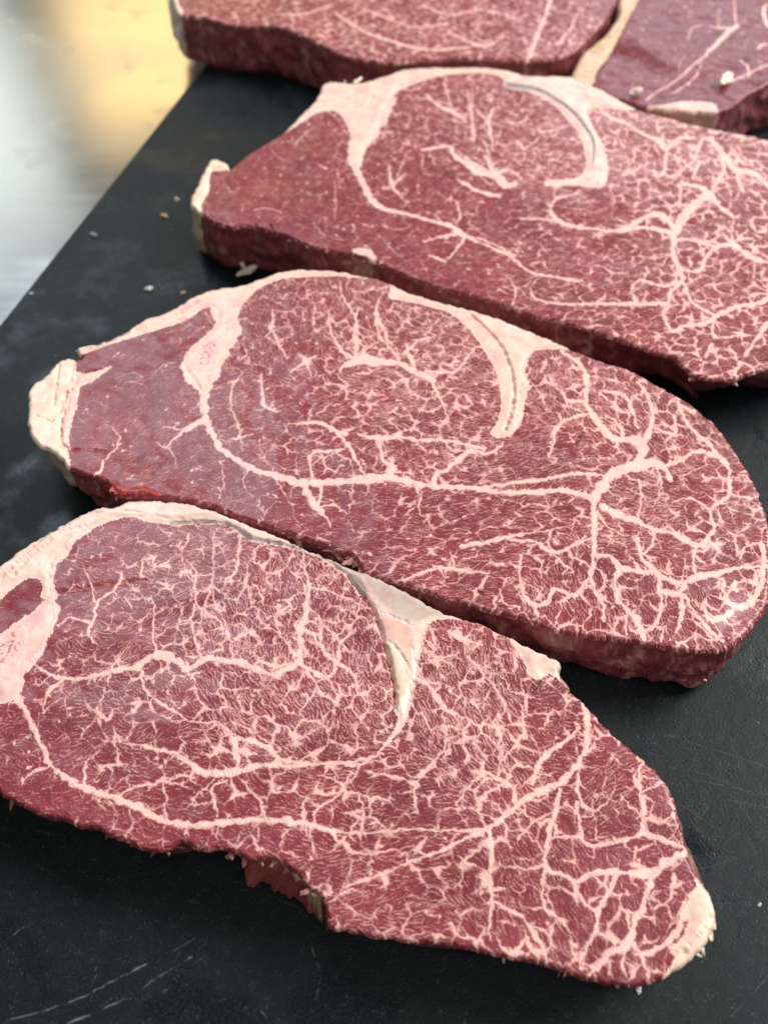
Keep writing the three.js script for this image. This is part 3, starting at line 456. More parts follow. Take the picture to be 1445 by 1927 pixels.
// the steak in front: its tapered end points at the near right corner
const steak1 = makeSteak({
  seed: 11, label: 'raw marbled steak with a broad grey-white fat wedge, tapering to a creamy corner', shear: [7, -4], inset: [4, 0, 5, 0], bulge: 0.4,
  outline: `P -385,1330 -330,1240 -200,1165 -80,1100 0,1062 40,1030 90,1000 150,965 185,952 215,950 235,940 260,936 300,937 345,942 400,957 450,978 500,997 540,1014 600,1039 650,1062 700,1082
    760,1110 830,1148 900,1170 950,1192 1000,1217 1040,1235 1057,1247 1054,1266 1075,1296 1106,1325 1145,1369 1189,1407 1233,1446 1260,1479 1277,1528 1291,1578 1302,1622 1324,1660 1343,1693 1347,1726 1332,1770 1304,1803 1271,1825
    1244,1842 1200,1854 1145,1850 1090,1837 1057,1826 1007,1812 958,1803 897,1787 815,1771 771,1770 732,1764 700,1761 675,1755 645,1748 620,1746 616,1720 605,1688 575,1665 565,1645 550,1637 525,1617 500,1613 465,1616
    450,1605 415,1595 380,1598 360,1592 342,1584 310,1597 270,1597 245,1585 210,1572 175,1555 150,1556 120,1538 85,1534 50,1520 22,1506 0,1492 -100,1450 -220,1420 -330,1385`,
  ctrl: [[-250, 1300, 12, 0.02, 0.2], [60, 1480, 10, 0.06, 0.5], [30, 1130, 12, 0.0, 0.25], [180, 1060, 8, 0.12, 0.6], [330, 1080, 7.5, 0.22, 0.8], [200, 1250, 7, 0.22, 0.75], [500, 1170, 6, 0.32, 1, 80, 1.3], [650, 1270, 5.5, 0.3, 1, 70, 1.4],
    [250, 1380, 8, 0.25, 0.7], [450, 1360, 7, 0.34, 1, 50, 1.6], [400, 1490, 13, 0.3, 0.55], [700, 1500, 10, 0.3, 0.7], [870, 1250, 6, 0.34, 1, 80, 1.7], [900, 1420, 6.5, 0.38, 1, 60, 1.4], [800, 1580, 9, 0.22, 0.6, -5, 2.4], [730, 1690, 8, 0.22, 0.8], [350, 1570, 8, 0.14, 0.5],
    [1080, 1400, 8, 0.3, 0.7], [1180, 1500, 8, 0.28, 0.7], [960, 1700, 8, 0.3, 0.7, 70, 1.4], [1120, 1680, 9, 0.22, 0.6, 70, 1.5], [1250, 1600, 8, 0.28, 0.6], [1180, 1790, 8, 0.3, 0.5, 75, 1.5]],
  seams: [
    'I 640,360,90 560,430 440,560,100 370,660,90 370,800,80 370,900,110 350,1000,150 300,1120,190 220,1280,190 130,1440,180 80,1580,130 A 40,790,40 90,870,28 130,950,28 165,1030,30 200,1090,28 260,1130,30 310,1165,30 B 350,175,36 430,200,36 520,240,34 600,280,34 680,300,32 760,300,30 860,290,28 960,280,28 1060,285,32 1150,297,32 1230,320,22 1330,330,18 1445,325,14 C 250,925,12 400,930,14 490,925,18',
    'C 490,925,20 510,910 560,870,24 620,820,30 680,790,30 735,770,30 770,730,32 800,700,26 820,650,24 830,590,28 825,540,26 812,495,18', 'C 490,925,26 502,980,24 495,1060,22 500,1150,20 495,1220,14 490,1300,8', 'C 0,1120,14 100,1085,14 200,1040,14 300,1010,16 400,960,18 480,925,22', 'C 0,965,9 40,1000,10 130,1000,8 240,980,6',
    'A 120,690,10 190,740,20 280,750,20 350,740,22 400,725,24 460,715,26 520,700,32 560,670,40 610,660,40 660,680,30 700,710,30 740,695,27 780,675,30 840,685,30 900,690,30 960,715,28 1030,735,26 1080,715,27 1120,690,30 1130,620,28 1130,560,34 1150,510,30 1155,450,26 1160,400,20 1150,350,12 1140,260,7',
    'A 1130,560,20 1180,590,18 1220,650,22 1270,690,18 1330,730,16 1350,800,14 1400,850,10', 'A 1120,690,28 1190,730,26 1240,740,22 1270,690,18 1280,620,18 1310,590,16 1340,520,10 1360,450,8', 'A 755,672,18 730,590,16 720,530,15 735,460,14 730,400,12 735,340,10 700,300,6', 'A 880,680,14 862,600,10 855,560,9 830,510,8', 'A 1115,660,20 1070,610,14 1045,560,11 1040,500,8 1060,480,14', 'A 590,650,14 575,570,10 580,490,9 570,430,6',
    'A 530,720,16 535,770,12 570,820,16 650,870,16 700,905,10 760,920,10 820,920,12 870,970,28 888,1040,30 892,1085,26', 'A 870,970,24 960,990,28 1010,1010,26 1060,1055,26 1150,1075,20', 'A 460,1000,6 540,1005,14 640,1030,18 700,1060,26 760,1100,38 840,1105,38 920,1090,32 1000,1075,30 1080,1080,28 1160,1075,24 1250,1070,20 1340,1060,18 1420,1040,12', 'A 160,870,8 170,830,12 200,780,14 240,750,16', 'A 320,850,8 370,880,18 410,905,16 425,870,10 460,860,6', 'A 460,340,8 430,410,14 390,435,16 360,470,14 355,520,16 335,560,20 330,590,10', 'A 335,540,14 270,522,12 225,545,7', 'A 310,330,6 345,400,7 355,460,8',
    'A 905,210,10 897,300,14 890,350,14 850,385,10 840,430,5', 'A 800,190,5 805,290,9 800,380,8 806,460,9 826,495,26 850,480,6', 'A 950,560,5 950,582,26 980,600,5', 'A 855,560,6 856,582,18 870,600,5', 'A 590,380,5 612,392,16 640,400,4', 'A 535,295,8 530,360,14', 'A 540,290,8 590,340,6', 'A 960,400,9 990,450,13 970,470,5', 'A 1040,500,8 1060,495,22 1090,470,5', 'A 690,310,4 700,350,6 730,390,10', 'A 1160,410,14 1230,420,10 1270,440,5', 'A 640,560,5 690,530,9 720,530,12',
    'B 450,190,16 500,160,15 560,150,14 630,140,12 700,160,8', 'B 312,158,14 320,100,14 325,60,10 380,20,5', 'B 625,285,10 620,220,8', 'B 820,270,12 805,220,16 800,160,14 860,130,8', 'B 990,275,22 985,220,18 945,170,14 910,130,10', 'B 1180,285,20 1192,240,16 1265,195,18 1290,150,14 1200,110,8', 'B 1360,322,14 1365,240,12 1350,190,10', 'B 730,230,6 800,215,9', 'B 1250,330,16 1290,370,18 1330,400,16 1400,410,10 1445,400,6', 'B 970,310,8 970,360,6 930,390,4', 'B 1140,310,10 1165,350,8', 'B 820,310,8 815,360,7', 'B 350,195,8 400,250,6', 'B 370,200,6 450,260,5', 'B 160,90,14 110,105,12 80,150,6', 'B 630,140,10 700,100,7 780,120,6', 'B 930,180,12 880,190,8', 'B 1290,150,12 1340,90,10 1400,50,14 1445,30,10',
    'C 735,790,16 720,860,20 695,950,20 685,1040,28 700,1070,26 760,1090,22 790,1130,20 820,1180,18 860,1210,14', 'C 690,1050,20 620,1062,12 560,1050,8', 'C 685,1060,16 670,1150,12 700,1210,16 740,1240,15 780,1280,9', 'C 505,1175,16 560,1200,18 620,1240,18 650,1290,22 680,1340,18 690,1390,10', 'C 780,1110,20 840,1080,22 900,1070,26 960,1075,28 1040,1075,38 1100,1040,38 1150,1010,28 1172,1000,24', 'C 1050,1085,26 1030,1160,26 990,1240,30 960,1320,38 900,1360,32 860,1400,26 830,1425,20', 'C 865,1200,22 900,1140,22 925,1085,20', 'C 865,1200,22 860,1270,20 820,1340,14 800,1400,10', 'C 975,1295,24 1010,1350,26 1080,1330,30 1140,1270,36 1170,1180,32', 'C 1110,1330,20 1150,1370,25', 'C 960,1330,22 950,1390,16 955,1430,14', 'C 900,1370,14 905,1420,12', 'C 1010,1340,16 1030,1400,16',
    'C 1010,940,26 1080,960,20 1130,980,22', 'C 1010,940,24 940,965,20 880,980,16 820,975,16 790,950,16 700,960,12', 'C 1010,940,22 1020,870,22 1010,800,18 1005,730,16 1020,690,10', 'C 1030,890,18 1090,900,18 1130,870,12', 'C 1020,800,12 1050,780,12 1100,760,9', 'C 795,740,18 800,820,18 840,860,14 880,850,11 920,800,8 920,740,5', 'C 700,870,12 640,900,12 590,960,11', 'C 790,830,14 800,900,14 810,950,15', 'C 1000,990,10 990,1030,12 1030,1070,18', 'C 1130,1080,22 1110,1160,18 1060,1200,10',
    'C 60,920,16 55,860,14 0,870,12', 'C 245,870,10 232,790,18 240,770,22 150,740,14 90,740,8', 'C 245,770,16 265,735,15 330,660,14 350,620,10 400,600,6', 'C 580,820,20 570,780,20 520,750,20 480,735,18 440,760,14 380,830,8', 'C 640,770,16 670,690,28 740,630,20 800,580,16', 'C 535,690,10 590,620,14 610,580,18 600,500,8', 'C 520,740,12 540,640,10 520,560,9 550,500,10 500,420,7', 'C 400,590,10 420,550,12 350,520,14 310,470,20 280,430,16 250,410,16', 'C 330,490,10 342,600,12', 'C 420,330,6 480,400,9 530,470,10 570,560,8', 'J 660,470,10 700,500,50 740,520,40 800,540,30 850,560,14', 'J 540,660,14 620,650,22 720,620,12', 'J 790,640,20 850,690,30 890,740,16', 'J 200,430,8 215,460,34 240,500,12', 'C 0,705,16 60,700,10 110,690,6'],
  zones: [
    { name: 'fat_cap', color: [0.75, 0.55, 0.45], raise: 0.5, rough: 0.4, poly: 'I -80,1000 -120,600 0,590 450,220 700,140 850,150 1000,90 1300,100 A 760,55 900,110 1060,170 1260,260 J 0,-30 130,60 350,150 520,220 720,330 850,380 1000,430 1300,560 1430,680 1410,800 1290,740 1230,780 1160,740 1140,680 1090,590 1020,510 900,450 780,410 600,410 530,460 500,600 475,720 455,850 425,970 400,1050 320,1150 215,1245 330,1090 350,1010 335,960 340,850 310,700 270,540 230,390 150,250 60,150 A 1290,345 1200,285 1080,248 960,228 920,208 860,168 760,152 640,160 540,152 I 1010,270 880,290 740,340 560,420 480,510 400,620 390,760 370,880 300,880 310,780 240,740 130,790 0,900' },
    { name: 'fat_slope', color: [0.76, 0.47, 0.37], raise: 0.6, soft: 2.5, rough: 0.4, poly: 'J 230,390 300,380 400,420 450,470 465,600 462,700 440,790 400,650 330,560 270,530' },
    { name: 'fat_strip', color: [0.82, 0.62, 0.47], raise: 0.8, rough: 0.4, poly: 'J 268,530 330,560 380,640 415,760 418,880 400,985 335,965 342,850 312,700' },
    { name: 'seam_fat', color: PINKFAT, raise: 0.35, fleck: 0, poly: 'I -300,1350 -60,1200 100,1080 230,1000 350,920 405,970 395,1150 310,1250 240,1360 180,1450 150,1606 0,1700 -60,1560' },
    { name: 'fat_pocket', color: PINKFAT, raise: 0.3, soft: 2, fleck: 0.75, poly: 'I -120,1330 -20,1200 80,1110 170,1100 200,1180 180,1290 110,1370 20,1430 -80,1440' },
    { name: 'shaded_membrane', color: [0.52, 0.40, 0.33], raise: 0.5, soft: 3, rough: 0.4, poly: 'J 20,110 100,170 170,250 240,340 330,400 440,445 530,440 600,405 780,405 900,445 1020,505 1120,530 1000,420 850,370 720,320 520,210 350,140 130,50 0,-30' },  // membrane grey, with the middle steak's shadow also put into the colour
    { name: 'silverskin', color: [0.46, 0.38, 0.34], raise: 0.2, soft: 0.8, rough: 0.35, poly: 'A 640,148 760,144 860,158 930,193 965,213 1080,233 1200,268 1290,323 1375,410 1350,434 1290,354 1200,294 1080,257 955,238 915,216 860,177 760,162 640,170' },
    { name: 'fat_flap', color: CREAM, raise: 0.7, poly: 'K 1000,370 910,430 890,560 890,650 850,740 760,820 830,830 770,940 720,1030 890,1010 1060,840 1140,640 1130,540 1040,400' },
  ],
  grooves: [['J 60,160 150,260 225,390 272,545 312,700 340,850 335,960', 3.2, 1.0], ['A 640,162 760,154 860,170 920,208 960,228 1080,248 1200,285 1290,345 1360,430', 2.2, 0.9], ['J 330,560 400,660 440,760 430,880 400,980', 0.9, 0.6], ['J 455,590 470,690 462,800', 0.9, 0.6], ['I 400,850 700,800 900,772 1090,745', 0.7, 1.4], ['J 1230,790 1190,840', 2.0, 1.6], ['C 540,890 600,850 720,780', 0.7, 0.5], ['I 380,620 360,720 355,800', 0.6, 0.6], ['I 450,330 560,260 760,240', 0.8, 0.8], ['K 1060,600 960,720 860,860', 0.8, 0.7], ['I 0,760 150,600 350,420 520,340', 0.8, 0.9], ['I 100,720 250,560 450,410 640,345', 0.8, 0.8], ['I 900,230 1050,240 1250,280 1445,290', 0.6, 0.7]],
  dips: [[250, 1000, 40, -1.2], [760, 1690, 30, -1.0], [420, 1080, 25, 0.6], [650, 1580, 30, -0.6]],
});
// the steak in the middle
const steak2 = makeSteak({
  seed: 23, label: 'raw marbled steak with a thick creamy fat knob on one end, between two other steaks', shear: [0, 0], inset: [12, 6, -1, 2], bulge: 1.2,
  outline: `P 54,730 52,761 54,808 73,837 104,852 135,881 182,896 208,911 213,926 239,932 280,931 332,935 384,943 415,955 446,970 498,986 524,995 550,1003 581,1013 612,1024 644,1036 660,1040 677,1060 684,1072 732,1091 788,1106 832,1124 870,1130 925,1150 980,1161 1035,1180
    1090,1191 1145,1202 1200,1207 1255,1218 1310,1224 1360,1222 1398,1199 1431,1161 1449,1125 1456,1060 1452,1000 1445,970 1426,919 1404,875 1371,825 1343,792 1310,765 1277,743 1228,715 1184,690 1145,679 1090,660 1063,649 1024,633 980,613 936,597 887,583 837,568 800,557 765,545 712,523 639,509
    571,504 530,508 490,522 452,536 415,541 379,551 322,580 270,600 234,624 192,642 150,651 144,657 152,672 125,673 104,686 83,709 62,720`,
  ctrl: [[200, 720, 12, 0, 0.3, -35, 2.2], [280, 830, 10, 0.04, 0.5, -40, 2], [180, 870, 10, 0.03, 0.4, -20, 2], [380, 900, 9, 0.1, 0.5, -20, 1.3], [520, 640, 8, 0.16, 0.75, 80, 1.5], [480, 760, 8, 0.14, 0.7], [650, 580, 7, 0.24, 0.9, 80, 1.6], [750, 720, 6.5, 0.32, 1], [850, 640, 5.5, 0.3, 1], [600, 850, 8, 0.26, 0.75], [800, 850, 8, 0.3, 0.9], [500, 950, 9, 0.12, 0.5],
    [650, 980, 9, 0.14, 0.6, -5, 2.2], [850, 980, 8, 0.2, 0.7, -8, 3], [1000, 860, 8, 0.16, 0.8, -15, 2.2], [850, 1080, 8, 0.24, 0.75, -10, 1.6], [1080, 720, 7, 0.34, 1, 70, 1.3], [1250, 800, 7.5, 0.34, 0.9, 60, 1.4], [1200, 960, 8, 0.24, 0.9, 0, 1.5], [1350, 950, 7, 0.32, 0.8, 5, 1.3], [1100, 1130, 8, 0.32, 0.75, 80, 1.5], [1280, 1130, 8, 0.32, 0.7, 70, 1.3], [1400, 1080, 7, 0.4, 0.7]],
  seams: [
    'D 790,250,60 835,310,70 815,380,64 780,450,58 752,510,48 738,570,36 746,640,30 770,700,25 800,750,25 850,790,22 910,825,24 980,850,26 1050,870,28 1100,880,32 1200,875,24 1300,870,22 1380,875,20 E 0,645,16 70,630,20 150,632,30 230,650,26 310,660,22 400,665,22 480,672,22 560,680,20 650,680,24 730,675,26 800,690,22 840,700,30',
    'D 560,480,3 590,450,5 640,440,3', 'D 440,520,2 480,510,4 530,525,2', 'D 380,660,4 430,700,6 420,740,7 380,790,9', 'L 1040,630,6 1080,600,8 1120,620,5', 'L 850,720,5 920,770,8 960,810,5', 'L 700,850,6 720,900,8 770,940,5', 'L 1110,510,5 1180,470,8 1300,520,6', 'L 930,1260,40 920,1340,44 860,1400,36', 'D 800,800,6 810,870,7 790,930,5', 'D 560,720,5 620,760,7 640,820,5', 'D 730,650,28 690,670,22 640,700,12 600,740,6', 'D 590,665,6 660,682,12', 'D 1100,890,28 1120,930,30 1150,970,32 1168,992,16', 'D 1150,970,18 1165,910,14 1160,880,14', 'D 1150,970,14 1210,960,10 1260,990,6', 'D 1160,970,12 1200,1040,9', 'D 700,400,26 668,450,26 690,505,30 740,545,26', 'D 1445,442,22 1390,435,22 1330,425,28 1290,440,46 1250,452,16 1230,470,6', 'D 1290,430,20 1240,400,14 1200,330,10 1190,250,9', 'D 1290,420,18 1296,340,14 1285,270,14 1240,200,10 1232,150,6', 'D 1310,415,16 1345,380,8 1390,360,5', 'D 1410,390,10 1395,330,12 1370,290,24 1365,230,10 1395,180,6',
    'D 1080,410,5 1110,440,24 1130,500,6', 'D 1050,480,5 1110,440,18 1150,420,5', 'D 990,255,6 985,312,18 960,350,5', 'D 985,312,12 1012,380,10 1038,430,6', 'D 1135,305,12 1140,220,8', 'D 945,485,12 950,560,14 960,600,14 1000,622,8', 'D 880,375,6 895,410,8 860,432,5', 'D 880,480,6 842,530,8 838,600,9 860,660,10 866,712,14 838,717,6', 'D 866,714,10 925,700,5', 'D 1250,760,8 1200,765,14 1132,770,18 1125,820,10 1130,870,14', 'D 1290,800,16 1262,745,20 1200,680,20 1130,660,14 1050,665,9', 'D 1250,700,16 1180,672,14', 'D 1290,800,14 1330,860,12', 'D 1445,700,18 1380,720,16 1300,700,10', 'D 1410,830,16 1400,872,16', 'D 900,830,8 880,880,6 920,930,5', 'D 1280,880,8 1275,930,6', 'D 1000,870,6 1060,960,6',
    'E 840,700,40 870,680,46 900,630,44 960,600,40 1030,580,40 1070,577,32 1100,610,22 1115,640,12', 'E 1022,505,52 1012,550,38 990,590,34', 'E 1022,505,34 1045,460,24 1050,400,18 1030,340,16 1000,300,10', 'E 1022,505,30 960,500,28 910,492,30 870,450,24 840,410,24 822,370,20 825,310,24 820,270,20 790,230,16 740,200,14', 'E 840,700,36 850,750,30 850,830,24 850,900,22 840,960,22 850,1010,15 880,1060,16 882,1120,12', 'E 880,735,28 940,760,26 1000,782,22 1060,810,18 1120,820,22 1200,862,26 1240,840,18', 'E 440,667,14 560,650,15 680,635,17 780,620,15 870,625,13 895,635,14', 'E 300,652,22 312,620,22 350,600,17 400,560,24 430,540,20 500,545,13 540,510,14', 'E 150,632,26 162,600,26 130,570,15 110,500,18 50,480,10', 'E 90,485,12 110,490,22 180,490,17 250,500,16 330,500,16 420,520,18 480,530,12',
    'E 40,228,34 110,235,24 190,240,20 240,270,26 290,290,24 310,330,14 340,390,10 355,470,6', 'E 240,270,18 220,210,20 205,170,10', 'E 200,205,14 250,160,13 290,150,7', 'E 280,265,14 370,270,14 400,240,10 440,190,7', 'E 40,230,16 30,150,13 40,50,8', 'E 105,100,12 120,150,10 160,190,9 190,235,10', 'E 260,680,8 250,740,10 265,760,5', 'E 230,650,16 252,690,12', 'E 80,640,8 70,690,7', 'E 395,862,14 470,850,18 560,830,18 620,820,9 700,812,5', 'E 200,985,10 290,945,16 370,940,18 430,952,12 500,955,5', 'E 370,940,10 360,880,7', 'E 550,840,14 650,850,14 690,880,22 750,880,16 820,830,12', 'E 690,870,10 705,810,9 760,800,5', 'E 560,920,5 590,920,8 600,990,12 620,1050,24 680,1062,22 720,1010,16 780,1030,18 840,970,16', 'E 640,1060,16 660,1100,14', 'E 530,1010,8 545,1060,10 600,1075,10',
    'E 850,895,18 900,900,18 940,942,26 920,990,20 940,1060,22 990,1110,28 1012,1160,30 1020,1192,26', 'E 940,942,22 1000,950,22 1070,960,20 1072,1010,22 1080,1060,18 1060,1130,18 1015,1160,20', 'E 1000,840,16 1010,900,18 1060,950,26 1100,980,22 1160,990,24 1200,970,30 1270,960,26 1330,940,18 1420,930,16', 'E 1160,990,22 1142,1030,26 1090,1022,18', 'E 1145,1030,22 1150,1100,22 1130,1160,14', 'E 1160,1035,18 1190,1090,18 1240,1150,18 1290,1190,14', 'E 1290,975,16 1300,1040,18 1330,1072,20 1390,1060,26', 'E 1330,1080,20 1290,1110,28 1245,1112,16 1220,1060,12', 'E 1390,1060,26 1420,1000,26 1432,920,22 1425,850,20', 'E 1200,865,16 1190,920,14 1202,965,18', 'E 1230,850,18 1260,800,18 1250,740,18 1310,690,20 1312,600,16 1280,560,22 1200,540,18 1150,570,14 1090,590,16', 'E 1310,690,12 1390,700,10', 'E 1250,740,12 1180,700,10 1120,710,6', 'E 1280,560,18 1240,510,18 1190,470,14 1150,410,14 1130,350,12',
    'E 1060,460,14 1130,480,13 1120,420,14', 'E 1000,460,12 980,400,14 950,350,16 870,330,12', 'E 960,500,16 930,440,14 890,420,7', 'E 822,370,16 760,370,14 740,340,12 680,300,7', 'E 835,412,16 770,430,16 740,440,16 715,470,20 710,520,12 690,560,8', 'E 1350,900,10 1380,860,12 1420,850,8', 'E 1300,640,8 1360,620,10 1390,640,6', 'E 860,750,14 900,800,9 960,830,6', 'E 850,830,12 800,860,8', 'E 1060,810,12 1050,860,12 1010,900,12', 'E 1000,640,14 1010,690,10 1000,780,12', 'E 1060,590,14 1080,650,10 1060,720,6', 'E 1200,1130,14 1260,1190,12', 'E 1090,1140,12 1080,1190,14', 'E 960,1100,12 960,1170,12'],
  zones: [
    { name: 'fat_cap', color: [0.78, 0.54, 0.44], raise: 0.5, rough: 0.4, poly: 'L 680,340 740,480 1010,410 1000,430 850,545 740,600 720,640 690,800 640,960 620,1080 640,1170 590,1160 560,1110 555,980 600,800 640,660 680,520 D 270,360 370,330 500,260 700,170 870,130 1060,80 1445,100 E 200,-25 430,30 600,80 770,150 790,190 700,190 640,200 615,260 625,310 612,380 600,440 560,488 495,482 525,420 530,330 505,250 455,170 400,105 345,62 200,22 150,12 D 1400,152 1250,132 1060,135 1000,145 930,180 870,250 850,340 800,440 760,500 745,570 735,560 700,510 662,450 690,390 740,345 780,300 785,255 745,245 640,300' },
    { name: 'fat_knob', color: CREAM, raise: 0.9, rough: 0.4, poly: 'L 670,335 560,300 200,560 190,950 300,1200 500,1290 620,1350 620,1190 560,1110 555,960 600,800 640,660 690,500' },
    { name: 'fat_pocket', color: PINKFAT, raise: 0.3, soft: 2, fleck: 0.65, poly: 'D 700,420 725,375 780,350 800,370 790,420 765,460 730,480 705,470' },
    { name: 'blood_scrap', color: RED, raise: 0.8, meat: true, rough: 0.25, poly: 'L 1030,1450 1090,1480 1150,1510 1240,1500 1310,1465 1330,1500 1445,1560 1445,1640 1300,1600 1150,1590 1060,1570 1010,1520' },
  ],
  grooves: [['E 430,80 520,165 560,240 575,320 570,400 545,470', 2.2, 0.9], ['E 600,300 595,380 580,440', 0.8, 0.6], ['L 605,660 570,760 545,830', 2.2, 1.0], ['L 550,900 552,1000 555,1110 640,1175', 1.5, 0.6], ['L 470,930 540,850', 1.2, 0.6], ['L 740,490 860,460 1010,420', 1.0, 0.7], ['L 680,340 660,440 640,560', 1.2, 0.9], ['E 790,520 800,488', 2.2, 0.7], ['L 660,1180 800,1170 1000,1190', 0.8, 0.6], ['D 1130,1130 1180,1105 1200,1100', 1.8, 0.9], ['E 455,1015 475,1040', 1.8, 0.7], ['E 230,490 330,505 430,515 520,500', 0.5, 0.5], ['D 300,405 450,345 600,290 720,222', 0.9, 0.9], ['D 820,300 800,400 760,480', 0.5, 0.7], ['L 330,880 400,900 450,930', 0.8, 0.6], ['L 540,420 510,620 490,780', 0.7, 0.9]],
  dips: [[300, 800, 32, -1.6], [400, 920, 22, -0.8], [880, 660, 30, 0.7], [1150, 1000, 40, 0.5]],
});
